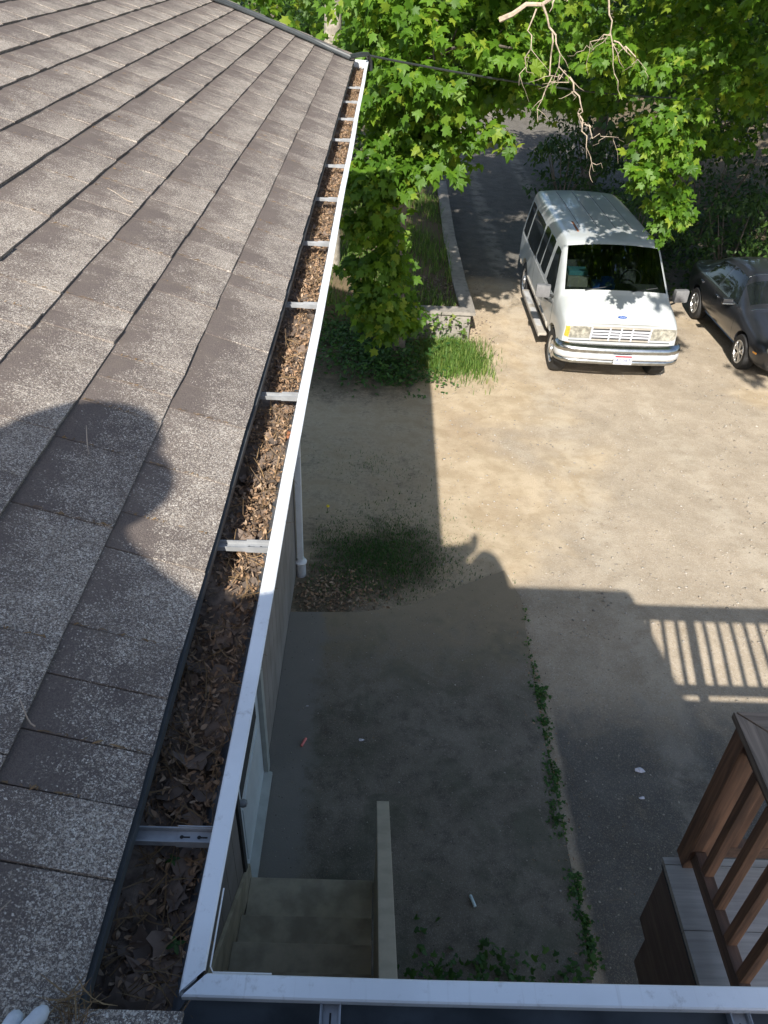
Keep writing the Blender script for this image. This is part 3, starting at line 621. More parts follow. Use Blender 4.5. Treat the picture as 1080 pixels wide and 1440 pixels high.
MB().hexa([(.115, 3.0, .03), (.165, 3.0, .03), (.16, .92, 1.3), (.11, .92, 1.3), (.115, 3.0, hz(3.0)-.036), (.165, 3.0, hz(3.0)-.036), (.16, .92, hz(.92)-.036), (.11, .92, hz(.92)-.036)]).build('side_panel', 'stair_paint', st)

# ------------------------------------------------------------------ deck
DX, DY, DZ, DXR = 1.415, 1.97, 2.28, 5.6
dk = thing('wooden_deck', 'raised deck with brown balusters, weathered caps and pale floor', 'deck', (3, 1, 0))
y = -.14; 
while y < DY-.02:
    MB().lohi((DX, y, DZ-.03), (DXR, min(y+.293, DY), DZ)).build('floor_board', 'deck_pale' if 'deck_pale' in MATS else 'beige_trim', dk); y += .2965
CZ = 3.256
MB().hexa([(1.47, 2.03, CZ-.036), (1.61, 1.89, CZ-.036), (1.61, -.1, CZ-.036), (1.47, -.1, CZ-.036), (1.47, 2.03, CZ), (1.61, 1.89, CZ), (1.61, -.1, CZ), (1.47, -.1, CZ)]).build('rail_cap', 'cap_wood', dk, bevel=.003)
MB().hexa([(1.482, 2.03, CZ-.036), (DXR, 2.03, CZ-.036), (DXR, 1.89, CZ-.036), (1.622, 1.89, CZ-.036), (1.482, 2.03, CZ), (DXR, 2.03, CZ), (DXR, 1.89, CZ), (1.622, 1.89, CZ)]).build('rail_cap', 'cap_wood_x', dk, bevel=.003)
for z0, z1, t in ((CZ-.125, CZ-.037, .019), (2.345, 2.425, .024)):
    MB().lohi((1.535-t, -.1, z0), (1.535+t, 1.915, z1)).build('rail', 'deck_brown_y', dk, bevel=.004)
    MB().lohi((1.59, 1.962-t, z0), (DXR, 1.962+t, z1)).build('rail', 'deck_brown_y', dk, bevel=.004)
bal = None
def baluster(x, y, wd=.042, nm='baluster', z0=2.426, z1=CZ-.126):
    return MB().lohi((x-wd/2, y-wd/2, z0), (x+wd/2, y+wd/2, z1)).build(nm, 'deck_brown', dk, bevel=.003)
baluster(1.535, 1.962, .088, 'post', DZ+.001, CZ-.037)
for i in range(13): baluster(1.535, 1.82-.144*i)
for i in range(27):
    if i % 9 == 7: baluster(1.69+.144*i, 1.962, .088, 'post', DZ+.001, CZ-.037)
    else: baluster(1.69+.144*i, 1.962)
MB().lohi((DX+.012, -.14, 1.74), (DX+.05, DY-.02, DZ-.033)).build('fascia_board', 'deck_fascia', dk, bevel=.003)
MB().lohi((DX+.052, DY-.058, 1.74), (DXR, DY-.02, DZ-.033)).build('fascia_board', 'deck_fascia', dk, bevel=.003)
MB().lohi((DX+.03, .05, 1.45), (DX+.17, DY-.10, 1.735)).build('beam', 'deck_fascia', dk, bevel=.004)
for (x, y) in ((1.56, 1.72), (4.2, 1.72), (1.56, .2)): MB().lohi((x-.07, y-.07, 0.0), (x+.07, y+.07, 1.449)).build('support_post', 'deck_fascia', dk, bevel=.005)
MB().hexa([(1.44, 1.66, .95), (1.50, 1.66, .95), (1.50, 1.0, 1.38), (1.44, 1.0, 1.38), (1.44, 1.66, 1.09), (1.50, 1.66, 1.09), (1.50, 1.0, 1.44), (1.44, 1.0, 1.44)]).build('brace', 'deck_fascia', dk)
MB().lohi((DX-.003, .0, DZ-.038), (DX+.011, DY-.02, DZ-.031)).build('flashing', 'black_plastic', dk)

# ------------------------------------------------------------------ raised bed wall
RW = thing('retaining_wall', 'low concrete retaining wall with flat cap around the raised grassy bed', 'wall', (1.2, 13.9, -.55))
concrete = 'wall_concrete'
cl = [(.55, 13.85), (1.80, 13.85), (1.745, 15.6), (1.71, 18.4), (1.77, 23.3)]
MB().hexa([(.42, 13.90, -.9), (1.72, 13.90, -.9), (1.72, 14.10, -.9), (.42, 14.10, -.9), (.42, 13.90, -.02), (1.72, 13.90, -.02), (1.72, 14.10, -.02), (.42, 14.10, -.02)]).build('front_wall', concrete, RW, bevel=.006)
MB().lohi((.38, 13.85, -.018), (1.80, 14.13, .045)).build('cap', concrete, RW, bevel=.008)
for (a, b) in zip(cl[1:-1], cl[2:]):
    ya = a[1] if a[1] > 14 else 14.132
    MB().hexa([(a[0]-.22, ya, -.9), (a[0]-.06, ya, -.9), (b[0]-.06, b[1]-.004, -.9), (b[0]-.22, b[1]-.004, -.9), (a[0]-.22, ya, -.02), (a[0]-.06, ya, -.02), (b[0]-.06, b[1]-.004, -.02), (b[0]-.22, b[1]-.004, -.02)]).build('side_wall', concrete, RW, bevel=.006)
    MB().hexa([(a[0]-.27, ya, -.018), (a[0], ya, -.018), (b[0], b[1]-.006, -.018), (b[0]-.27, b[1]-.006, -.018), (a[0]-.27, ya, .045), (a[0], ya, .045), (b[0], b[1]-.006, .045), (b[0]-.27, b[1]-.006, .045)]).build('cap', concrete, RW, bevel=.008)
bd = MB(); n1, n2 = 22, 60; vs = []
for j in range(n2):
    for i in range(n1):
        x = -4+5.62*i/(n1-1); y = 14.05+12*j/(n2-1); vs.append((x, y, -.03+.05*math.sin(x*2.1+y)*math.sin(y*1.3)*(1 if 0 < i < n1-1 and j > 0 else 0)-.02-(.6*max(0, 1-(y-14.05)/1.3) if x < .45 else 0)))
bd.add(vs, [(j*n1+i, j*n1+i+1, (j+1)*n1+i+1, (j+1)*n1+i) for j in range(n2-1) for i in range(n1-1)])
island_mat('bed_soil', [(.10, .075, .045), (.16, .12, .07)], .95)
tag(bd.build('raised_bed_ground', 'bed_soil', None, True), kind='structure')

# ------------------------------------------------------------------ vehicles
def loft(stations, name, wind=None, crease=.55, lcr={}, rcr={}):
    """stations: list of (y, [(halfwidth, z)...bottom centre to top centre]); closed symmetric loft, subdivided"""
    bm = bmesh.new(); cr = bm.edges.layers.float.new('crease_edge'); rings = []
    for y, pr, *yo in stations:
        ring = []
        offs = yo[0] if yo else [0]*len(pr)
        for i, (x, z) in enumerate(pr): ring.append(bm.verts.new((x, y+offs[i], z)))
        for i in range(len(pr)-2, 0, -1): ring.append(bm.verts.new((-pr[i][0], y+offs[i], pr[i][1])))
        rings.append(ring)
    n = len(rings[0]); h = len(stations[0][1])
    for a in range(len(rings)-1):
        for k in range(n):
            f = bm.faces.new((rings[a][k], rings[a][(k+1) % n], rings[a+1][(k+1) % n], rings[a+1][k]))
            kk = k if k < h-1 else n-1-k                       # segment index on the half profile
            if wind and (a, kk) in wind: f.material_index = 1
    for ring in (rings[0], rings[-1]):
        h2 = h
        for i in range(h2-1):                                    # quads across the end face
            L_, R_ = [ring[i], ring[i+1]], [ring[(n-i) % n], ring[(n-i-1) % n]]
            vs = []
            for v in (L_[0], L_[1], R_[1], R_[0]):
                if v not in vs: vs.append(v)
            if len(vs) > 2: bm.faces.new(vs)
        for k in range(n):
            e = bm.edges.get((ring[k], ring[(k+1) % n]))
            if e: e[cr] = crease
    for a in range(len(rings)):
        for k in range(n):
            kk = k if k < h else n-k
            if a+1 < len(rings) and kk in lcr: bm.edges.get((rings[a][k], rings[a+1][k]))[cr] = lcr[kk]
            if a in rcr and 3 <= kk <= h-1:
                e = bm.edges.get((rings[a][k], rings[a][(k+1) % n]))
                if e: e[cr] = max(e[cr], rcr[a])
    bmesh.ops.recalc_face_normals(bm, faces=bm.faces)
    me = bpy.data.meshes.new(name); bm.to_mesh(me); bm.free(); return me
def evalmesh(o):
    dg = bpy.context.evaluated_depsgraph_get(); me = bpy.data.meshes.new_from_object(o.evaluated_get(dg)); return me
def make_body(me, mats, cutters, subs=2):
    o = bpy.data.objects.new('tmp', me); C.objects.link(o)
    for m_ in mats: me.materials.append(MATS[m_])
    s = o.modifiers.new('s', 'SUBSURF'); s.levels = subs; s.render_levels = subs
    tmp = []
    for cb_ in cutters:
        c = cb_.build('cut', mats[0], None, world=False); tmp.append(c); c.hide_render = True
        b = o.modifiers.new('b', 'BOOLEAN'); b.object = c; b.operation = 'DIFFERENCE'; b.solver = 'EXACT'
    bpy.context.view_layer.update()
    r = evalmesh(o)
    for t in tmp: bpy.data.objects.remove(t)
    bpy.data.objects.remove(o); return r
def bvh_of(me):
    bm = bmesh.new(); bm.from_mesh(me); t = BVHTree.FromBMesh(bm); bm.free(); return t
def panel(bvh, q, axis, side, off=.006, nu=10, nv=8, k=.10, thick=.012):
    """rounded patch with corners q (4 x 2D) pressed on to the body: axis 'x' -> q=(y,z); 'y' -> q=(x,z) from the front"""
    m = MB(); vs = []; good = True
    for j in range(nv+1):
        for i in range(nu+1):
            a, b = -1+2*i/nu, -1+2*j/nv; a2, b2 = a*math.sqrt(1-k*b*b), b*math.sqrt(1-k*a*a); s, t = (a2+1)/2, (b2+1)/2
            p = [(1-s)*(1-t)*q[0][c]+s*(1-t)*q[1][c]+s*t*q[2][c]+(1-s)*t*q[3][c] for c in (0, 1)]
            if axis == 'x': o, d = Vector((side*4, p[0], p[1])), Vector((-side, 0, 0))
            elif axis == 'y': o, d = Vector((p[0], side*9, p[1])), Vector((0, -side, 0))
            else: o, d = Vector((p[0], p[1], 5)), Vector((0, 0, -1))
            h, nn, _, _ = bvh.ray_cast(o, d)
            if h is None: h, nn = (o+d*4), -d
            if nn.dot(d) > 0: nn = -nn
            vs.append((h, nn))
    A = [h+nn*off for h, nn in vs]; B_ = [h-nn*thick for h, nn in vs]; N = len(A); w_ = nu+1
    fs = [(j*w_+i, j*w_+i+1, (j+1)*w_+i+1, (j+1)*w_+i) for j in range(nv) for i in range(nu)]
    m.add(A, fs)
    rim = [i for i in range(w_)]+[j*w_+nu for j in range(1, nv+1)]+[nv*w_+i for i in range(nu-1, -1, -1)]+[j*w_ for j in range(nv-1, 0, -1)]
    m.add([A[i] for i in rim]+[B_[i] for i in rim], [(i, (i+1) % len(rim), len(rim)+(i+1) % len(rim), len(rim)+i) for i in range(len(rim))])
    return m
def cyl_x(c, r, x0, x1, n=40):
    m = MB(); vs = [(x, c[0]+r*math.cos(2*math.pi*k/n), c[1]+r*math.sin(2*math.pi*k/n)) for x in (x0, x1) for k in range(n)]
    m.add(vs, [(k, (k+1) % n, n+(k+1) % n, n+k) for k in range(n)]+[tuple(range(n))[::-1], tuple(range(n, 2*n))]); return m
def wheel(root, x, y, r, wd, side, style):
    wl = MB().lathe([(r*.62, -wd/2), (r*.93, -wd/2), (r*.985, -wd*.36), (r, -wd*.2), (r, wd*.2), (r*.985, wd*.36), (r*.93, wd/2), (r*.62, wd/2), (r*.60, wd*.3), (r*.60, -wd*.3)], (x, y, r), 'x', 40, closed=True).build('tyre', 'rubber', root, True, world=False)
    rm = MB(); s = side
    if style == 'steel':
        rm.lathe([(r*.63, s*wd*.50), (r*.58, s*wd*.46), (r*.54, s*wd*.30), (r*.44, s*wd*.28), (r*.40, s*wd*.40), (r*.22, s*wd*.44), (r*.20, s*wd*.56), (r*.10, s*wd*.58), (0, s*wd*.58)], (x, y, r), 'x', 32)
        for k in range(12):
            a = 2*math.pi*k/12; rm.box((x+s*wd*.33, y+r*.49*math.cos(a), r+r*.49*math.sin(a)), (.02, .035, .055), Matrix.Rotation(a, 3, 'X'), 1)
    else:
        rm.lathe([(r*.63, s*wd*.50), (r*.60, s*wd*.47), (r*.58, s*wd*.1), (r*.02, s*wd*.1)], (x, y, r), 'x', 32, 1)
        rm.lathe([(r*.655, s*wd*.49), (r*.645, s*wd*.52), (r*.59, s*wd*.50), (r*.575, s*wd*.40)], (x, y, r), 'x', 32)
        rm.lathe([(r*.15, s*wd*.30), (r*.14, s*wd*.47), (r*.06, s*wd*.5), (0, s*wd*.5)], (x, y, r), 'x', 20)
        for k in range(5):
            for dd in (-.17, .17):
                a = 2*math.pi*k/5+.3; a1, a2 = a+dd*.5, a+dd*1.25
                p0 = Vector((x+s*wd*.42, y+r*.10*math.cos(a1), r+r*.10*math.sin(a1))); p1 = Vector((x+s*wd*.45, y+r*.60*math.cos(a2), r+r*.60*math.sin(a2)))
                d_ = (p1-p0); t_ = Vector((0, -d_.z, d_.y)).normalized()*r*.048; o_ = Vector((s*.018, 0, 0))
                rm.hexa([p0-t_-o_, p0+t_-o_, p1+t_*1.25-o_, p1-t_*1.25-o_, p0-t_+o_*.4, p0+t_+o_*.4, p1+t_*1.25+o_*.4, p1-t_*1.25+o_*.4])
    rm.build('rim', ['alloy', 'rubber'], wl, True, world=False)
def text(s, name, size, mat, parent, mtx, shear=0, ext=.001):
    cu = bpy.data.curves.new(name, 'FONT'); cu.body = s; cu.size = size; cu.align_x = 'CENTER'; cu.align_y = 'CENTER'; cu.extrude = ext; cu.shear = shear
    o = bpy.data.objects.new('t', cu); C.objects.link(o); bpy.context.view_layer.update(); me = evalmesh(o); bpy.data.objects.remove(o)
    me.transform(mtx); me.materials.clear(); me.materials.append(MATS[mat]); return link(bpy.data.objects.new(name, me), parent)

# ---- van (front at local y=0, facing -Y)
van = thing('passenger_van', 'white passenger van with chrome bumper parked facing the house in the sun', 'van', (0, 0, 0))
bt = .34
def vs_(y, w, belt, pil, rail, mid, top, zb=bt, off=None):
    pr = [(0, zb), (w*.93, zb), (w, .62), (belt[0], belt[1]), pil, rail, mid, (0, top)]; return (y, pr, off) if off else (y, pr)
ST = [vs_(.16, .955, (.945, .93), (.915, 1.06), (.83, 1.115), (.45, 1.14), 1.145, .50, [0, .10, .06, .05, .03, .02, .0, -.02]),
      vs_(.30, 1.0, (.985, .97), (.955, 1.12), (.87, 1.175), (.46, 1.20), 1.21, .42),
      vs_(.62, 1.01, (1.005, 1.04), (.965, 1.20), (.885, 1.265), (.47, 1.295), 1.305, .40),
      vs_(.86, 1.01, (1.01, 1.10), (.962, 1.275), (.895, 1.335), (.48, 1.37), 1.385, .40, [0, 0, 0, .0, .08, .05, .0, -.03]),
      vs_(.92, 1.01, (1.01, 1.11), (.958, 1.315), (.89, 1.385), (.475, 1.42), 1.435, .40, [0, 0, 0, .0, .08, .05, .0, -.03]),
      vs_(1.62, 1.01, (1.01, 1.15), (.875, 1.89), (.80, 1.955), (.43, 2.005), 2.02, .40, [0, 0, 0, 0, .08, .05, .01, 0]),
      vs_(1.74, 1.01, (1.01, 1.15), (.862, 1.93), (.79, 2.01), (.42, 2.045), 2.06, .40, [0, 0, 0, 0, .07, .05, .01, 0]),
      vs_(2.3, 1.01, (1.012, 1.15), (.86, 1.94), (.785, 2.035), (.42, 2.07), 2.08, .40),
      vs_(4.6, 1.01, (1.012, 1.15), (.86, 1.94), (.785, 2.035), (.42, 2.07), 2.08, .40),
      vs_(5.20, 1.005, (1.0, 1.15), (.85, 1.91), (.77, 2.0), (.41, 2.035), 2.045, .40),
      vs_(5.32, .985, (.98, 1.15), (.82, 1.85), (.74, 1.94), (.4, 1.97), 1.98, .42)]
me = loft(ST, 'van_body', {(4, 5), (4, 6)}, .6, {2: .35, 3: .45, 4: .25, 5: .6}, {3: .7, 4: .7, 5: .6, 0: .6})
WY, WR = .80, .38
cut = [cyl_x((WY, .37), .46, -1.3, -.72), cyl_x((WY, .37), .46, .72, 1.3), cyl_x((WY+3.5, .37), .46, -1.3, -.72), cyl_x((WY+3.5, .37), .46, .72, 1.3)]
bme = make_body(me, ['van_paint', 'clear_glass'], cut); vb = bvh_of(bme)
bm = bmesh.new(); bm.from_mesh(bme); wf = [f for f in bm.faces if f.material_index == 1]
bm2 = bmesh.new(); mp_ = {}
for f in wf:
    vs = []
    for v in f.verts:
        if v.index not in mp_: mp_[v.index] = bm2.verts.new(v.co)
        vs.append(mp_[v.index])
    bm2.faces.new(vs)
wm = bpy.data.meshes.new('windshield'); bm2.to_mesh(wm); bm2.free(); wm.materials.append(MATS['clear_glass']); wm.shade_smooth()
bmesh.ops.delete(bm, geom=wf, context='FACES'); bm.to_mesh(bme); bm.free(); bme.shade_smooth(); bme.set_sharp_from_angle(angle=R(38))
body = link(bpy.data.objects.new('body', bme), van); link(bpy.data.objects.new('windshield', wm), van)
B = dict(world=False)
# side windows (left/right), door seams
for s in (-1, 1):
    panel(vb, [(1.24, 1.20), (2.04, 1.20), (2.04, 1.83), (1.70, 1.83)], 'x', s, .005, k=.08).build('side_window', 'dark_glass', van, True, **B)
    panel(vb, [(2.24, 1.20), (2.72, 1.20), (2.72, 1.84), (2.24, 1.84)], 'x', s, .005).build('side_window', 'dark_glass', van, True, **B)
    panel(vb, [(2.80, 1.20), (3.24, 1.20), (3.24, 1.84), (2.80, 1.84)], 'x', s, .005).build('side_window', 'dark_glass', van, True, **B)
    panel(vb, [(3.34, 1.17), (4.46, 1.17), (4.46, 1.82), (3.34, 1.82)], 'x', s, .005).build('side_window', 'dark_glass', van, True, **B)
    panel(vb, [(4.56, 1.18), (5.08, 1.18), (5.05, 1.82), (4.56, 1.82)], 'x', s, .005).build('side_window', 'dark_glass', van, True, **B)
    for y0 in (1.13, 2.14, 3.29): panel(vb, [(y0, .42), (y0+.012, .42), (y0+.012, 1.14), (y0, 1.14)], 'x', s, .0015, 1, 14, 0, .004).build('door_seam', 'black_plastic', van, **B)
    for (a, b) in ((1.40, 3.88), (4.93, 5.22)): panel(vb, [(a, .50), (b, .50), (b, .635), (a, .635)], 'x', s, .022, 24, 4, .02).build('side_molding', 'beige_trim', van, True, **B)
    panel(vb, [(.2, .56), (.42, .56), (.42, .64), (.2, .64)], 'x', s, .016, 6, 3, .02).build('side_molding', 'beige_trim', van, True, **B)
    panel(vb, [(1.86, 1.00), (2.03, 1.00), (2.03, 1.06), (1.86, 1.06)], 'x', s, .02, 4, 2, .2).build('door_handle', 'grey_trim', van, True, **B)
    panel(vb, [(1.15, 1.115), (5.15, 1.125), (5.15, 1.138), (1.15, 1.128)], 'x', s, .004, 30, 1, 0, .006).build('belt_line', 'grey_trim', van, **B)
    # running board
    rb = MB(); rb.box((s*1.015, 2.63, .345), (.15, 2.25, .05)); rb.box((s*1.085, 2.63, .335), (.03, 2.25, .07))
    rbo = rb.build('running_board', 'beige_trim', van, True, bevel=.012, **B)
    for yy in np.linspace(1.6, 3.7, 22): pass
    MB().box((s*1.03, 2.3, .3715), (.10, .9, .004)).build('step_tread', 'grey_trim', rbo, **B); MB().box((s*1.03, 3.3, .3715), (.10, .7, .004)).build('step_tread', 'grey_trim', rbo, **B)
    for yy in (1.7, 2.65, 3.6): MB().box((s*.95, yy, .34), (.12, .05, .03)).build('step_bracket', 'black_plastic', rbo, **B)
    # mirror
    mr = MB(); mr.box((s*1.21, 1.16, 1.30), (.25, .11, .22), Matrix.Rotation(s*R(8), 3, 'Z')); mo = mr.build('mirror', 'mirror_grey', van, True, bevel=.035, **B)
    MB().tube([(s*1.00, 1.22, 1.18), (s*1.14, 1.20, 1.22)], .025, 8).build('mirror_arm', 'black_plastic', mo, True, **B)
    MB().tube([(s*1.00, 1.22, 1.06), (s*1.16, 1.20, 1.16)], .016, 8).build('mirror_arm', 'black_plastic', mo, True, **B)
    wheel(van, s*.875, WY, WR, .225, s, 'steel'); wheel(van, s*.875, WY+3.5, WR, .225, s, 'steel')
    # lamps
    panel(vb, [(s*.515, .86), (s*.862, .86), (s*.862, 1.072), (s*.515, 1.072)], 'y', -1, .012, k=.04).build('headlight', 'lens_clear', van, True, **B)
    panel(vb, [(s*.505, .85), (s*.95, .85), (s*.94, 1.08), (s*.505, 1.08)], 'y', -1, .004, k=.04).build('lamp_surround', 'grey_trim', van, True, **B)
    panel(vb, [(s*.865, .865), (s*.94, .89), (s*.925, 1.055), (s*.865, 1.065)], 'y', -1, .012, 5, 6, .04).build('turn_signal', 'lens_amber' if s < 0 else 'lens_clear', van, True, **B)
    panel(vb, [(s*.60, 1.20), (s*.80, 1.20), (s*.80, 1.28), (s*.60, 1.28)], 'y', 1, .01).build('tail_light', 'lens_red', van, True, **B)
# hood and fender seams
for s in (-1, 1):
    panel(vb, [(s*.80, .26), (s*.812, .26), (s*.862, .90), (s*.85, .90)], 'z', 1, .0015, 1, 12, 0, .004).build('hood_seam', 'grey_trim', van, **B)
panel(vb, [(-.80, .235), (.80, .235), (.80, .248), (-.80, .248)], 'z', 1, .0015, 14, 1, 0, .004).build('hood_seam', 'grey_trim', van, **B)
panel(vb, [(-.93, .80), (.93, .80), (.93, .815), (-.93, .815)], 'y', -1, .002, 20, 1, 0, .004).build('valance_seam', 'black_plastic', van, **B)
# grille
gr = panel(vb, [(-.50, .82), (.50, .82), (.50, 1.075), (-.50, 1.075)], 'y', -1, .004, 16, 6, .03).build('grille', 'black_plastic', van, True, **B)
for z in (.835, .895, .947, .999, 1.06): panel(vb, [(-.505, z-.0125), (.505, z-.0125), (.505, z+.0125), (-.505, z+.0125)], 'y', -1, .020, 16, 1, 0, .02).build('grille_bar', 'beige_trim' if z in (.835, 1.06) else 'plate_white', gr, **B)
for x in (-.495, -.19, 0, .19, .495): panel(vb, [(x-.012, .825), (x+.012, .825), (x+.012, 1.07), (x-.012, 1.07)], 'y', -1, .021, 1, 6, 0, .02).build('grille_post', 'plate_white', gr, **B)
# bumper
prof = [(.0, .645), (-.045, .60), (-.055, .54), (-.03, .47)]
prof_a = [(.0, .785), (-.075, .76), (-.115, .715), (-.10, .655), (-.085, .645)]; prof_b = [(-.085, .645), (-.11, .625), (-.11, .555), (-.085, .54)]; prof_c = [(-.085, .53), (-.10, .515), (-.09, .465), (-.03, .45)]
def bump_path(pr, name, mat):
    pr = [(a_, b_+.03) for a_, b_ in pr]
    m = MB(); xs_ = [-1.03, -1.025, -1.0, -.93, -.8, -.4, 0, .4, .8, .93, 1.0, 1.025, 1.03]; yo = [.30, .24, .18, .135, .10, .075, .065, .075, .10, .135, .18, .24, .30]; vs = []
    for i, x in enumerate(xs_):
        t = max(0, (abs(x)-.9)/.13)
        for (dy, z) in pr: vs.append((x+(-dy*t*.35)*(1 if x > 0 else -1), yo[i]+dy*(1-.6*t), z))
    n_ = len(pr); m.add(vs, [(i*n_+k, i*n_+k+1, (i+1)*n_+k+1, (i+1)*n_+k) for i in range(len(xs_)-1) for k in range(n_-1)]); return m.build(name, mat, van, True, angle=60, **B)
bo = bump_path(prof_a, 'front_bumper', 'chrome')
for pr, nm, mt in ((prof_b, 'bumper_strip', 'grey_trim'), (prof_c, 'bumper_lower', 'chrome')): o = bump_path(pr, nm, mt); o.parent = bo
MB().box((0, 5.40, .52), (1.9, .14, .2)).build('rear_bumper', 'chrome', van, True, bevel=.03, **B)
pl = MB().box((.05, -.064, .605), (.31, .012, .16)).build('license_plate', 'plate_white', bo, bevel=.004, **B)
MB().box((.05, -.0715, .667), (.28, .003, .028)).build('plate_band', 'plate_red', bo, **B)
MB().box((.05, -.0715, .542), (.26, .003, .008)).build('plate_band', 'plate_blue', bo, **B)
RX = Matrix.Rotation(R(90), 4, 'X')
text('A1 563', 'plate_text', .082, 'plate_blue', bo, Matrix.Translation((.05, -.0725, .602)) @ RX)
# emblem on the hood edge
h, nn, _, _ = vb.ray_cast(Vector((0, .30, 4)), Vector((0, 0, -1))); q = nn.to_track_quat('Z', 'Y').to_matrix().to_4x4()
em = MB(); n = 28; em.add([(.075*math.cos(2*math.pi*k/n), .032*math.sin(2*math.pi*k/n), z) for z in (-.01, .006) for k in range(n)], [tuple(range(n, 2*n))]+[(k, (k+1) % n, n+(k+1) % n, n+k) for k in range(n)])
up = Vector((0, 1, 0)); zc = nn.normalized(); xc = up.cross(zc).normalized(); yc = zc.cross(xc); M4 = Matrix(((xc.x, yc.x, zc.x, 0), (xc.y, yc.y, zc.y, 0), (xc.z, yc.z, zc.z, 0), (0, 0, 0, 1)))
M4 = Matrix.Translation(h) @ M4
eo = em.build('emblem', 'emblem_blue', van, **B); eo.data.transform(M4)
rg = MB().lathe([(.96, .005), (1.0, .008), (1.04, .005)], (0, 0, 0), 'z', 28).build('emblem_ring', 'chrome', eo, **B); rg.data.transform(M4 @ Matrix.Diagonal((.074, .031, 1, 1)))
text('Ford', 'emblem_text', .045, 'plate_white', eo, M4 @ Matrix.Translation((0, 0, .0065)), .35, .0005)
# roof ribs, rust, wipers, interior
for x in (-.48, -.16, .16, .48):
    panel(vb, [(x-.012, 2.35), (x+.012, 2.35), (x+.012, 5.0), (x-.012, 5.0)], 'z', 1, .004, 1, 20, 0, .01).build('roof_rib', 'grey_trim', van, **B)
    panel(vb, [(x+.013, 2.4), (x+.024, 2.4), (x+.024, 4.95), (x+.013, 4.95)], 'z', 1, .002, 1, 20, 0, .01).build('roof_groove', 'rubber', van, **B)
panel(vb, [(-.56, 2.15), (-.52, 2.15), (-.52, 2.75), (-.56, 2.75)], 'z', 1, .003, 1, 8, 0, .01).build('rust_streak', 'rust', van, **B)
for x0 in (-.55, .25): MB().tube([(x0, .90, 1.43), (x0+.28, .95, 1.465), (x0+.46, .99, 1.48)], .008, 6).build('wiper', 'black_plastic', van, True, **B)
ins = MB(); ins.box((0, 1.27, 1.24), (1.72, .55, .22)); ins.box((0, 3, .9), (1.8, 3.8, .02)); ins.build('dashboard', 'seat_grey', van, True, bevel=.04, **B)
for x in (-.45, .45):
    sm_ = MB(); sm_.box((x, 2.25, 1.25), (.5, .16, .8), Matrix.Rotation(R(-10), 3, 'X')); sm_.box((x, 2.0, 1.0), (.5, .5, .16)); sm_.box((x, 2.33, 1.70), (.26, .10, .18)); sm_.build('seat', 'seat_grey', van, True, bevel=.05, **B)
MB().lathe([(.17, 0), (.185, .012), (.2, 0), (.185, -.012)], (.45, 1.72, 1.36), 'y', 24, closed=True).build('steering_wheel', 'black_plastic', van, True, **B)
van.location = (4.07, 12.12, -.555+.002); van.rotation_euler = (R(-.6), 0, R(0))
vw = van.location
def vobj(name, mb, mat, label, cat):
    o = mb.build(name, mat, None, True, bevel=.01, world=False); o.location = vw; return tag(o, label, cat)
vobj('blue_bag', MB().box((-.16, 1.28, 1.40), (.38, .20, .10)).box((-.10, 1.29, 1.47), (.2, .15, .10)), 'blue_cloth', 'crumpled bright blue bag on the van dashboard', 'bag')
vobj('cardboard_box', MB().box((-.62, 1.36, 1.44), (.36, .25, .18)), 'beige_trim', 'pale box on the left of the van dashboard', 'box')
vobj('teal_folder', MB().box((-.62, 1.41, 1.575), (.33, .24, .08)), 'teal_box', 'teal folder on top of the pale box behind the windshield', 'folder')

# ---- dark sedan
car = thing('parked_car', 'dark grey car with alloy wheels parked beside the white van', 'car', (0, 0, 0))
def cs_(y, w, z1, belt, sh, gl, rf, top, zb=.20, off=None):
    pr = [(0, zb), (w*.90, zb), (w, z1), belt, sh, gl, rf, (0, top)]; return (y, pr, off) if off else (y, pr)
CS = [cs_(.06, .70, .36, (.68, .52), (.62, .60), (.50, .63), (.30, .645), .65, .24, [0, .16, .14, .10, .06, .03, .01, 0]),
      cs_(.22, .84, .42, (.82, .60), (.76, .69), (.62, .735), (.35, .755), .76, .20, [0, .12, .10, .06, .03, .0, .0, 0]),
      cs_(.75, .895, .50, (.885, .70), (.83, .80), (.70, .86), (.40, .89), .90),
      cs_(1.18, .895, .52, (.885, .78), (.835, .89), (.74, .95), (.42, .985), .995),
      cs_(1.30, .895, .52, (.885, .80), (.83, .93), (.74, .99), (.42, 1.03), 1.04),
      cs_(1.98, .895, .52, (.885, .86), (.83, .95), (.64, 1.33), (.40, 1.40), 1.415),
      cs_(2.12, .895, .52, (.885, .86), (.83, .955), (.62, 1.39), (.38, 1.44), 1.455),
      cs_(2.9, .895, .52, (.885, .88), (.83, .97), (.61, 1.41), (.38, 1.46), 1.47),
      cs_(3.45, .895, .53, (.885, .90), (.82, .98), (.61, 1.35), (.38, 1.40), 1.41),
      cs_(3.98, .88, .55, (.87, .92), (.80, .99), (.66, 1.03), (.40, 1.05), 1.055),
      cs_(4.38, .84, .58, (.82, .92), (.74, .99), (.62, 1.02), (.38, 1.03), 1.035),
      cs_(4.52, .74, .58, (.74, .84), (.68, .93), (.58, .955), (.36, .965), .97, .28)]
cme = loft(CS, 'car_body', {(4, 5), (4, 6)})
CY, CR_ = .90, .325
cut = [cyl_x((CY, .33), .375, -1.2, -.62), cyl_x((CY, .33), .375, .62, 1.2), cyl_x((CY+2.65, .33), .375, -1.2, -.62), cyl_x((CY+2.65, .33), .375, .62, 1.2)]
cme = make_body(cme, ['car_paint', 'dark_glass'], cut); cbv = bvh_of(cme); cme.shade_smooth(); cme.set_sharp_from_angle(angle=R(38))
link(bpy.data.objects.new('body', cme), car)
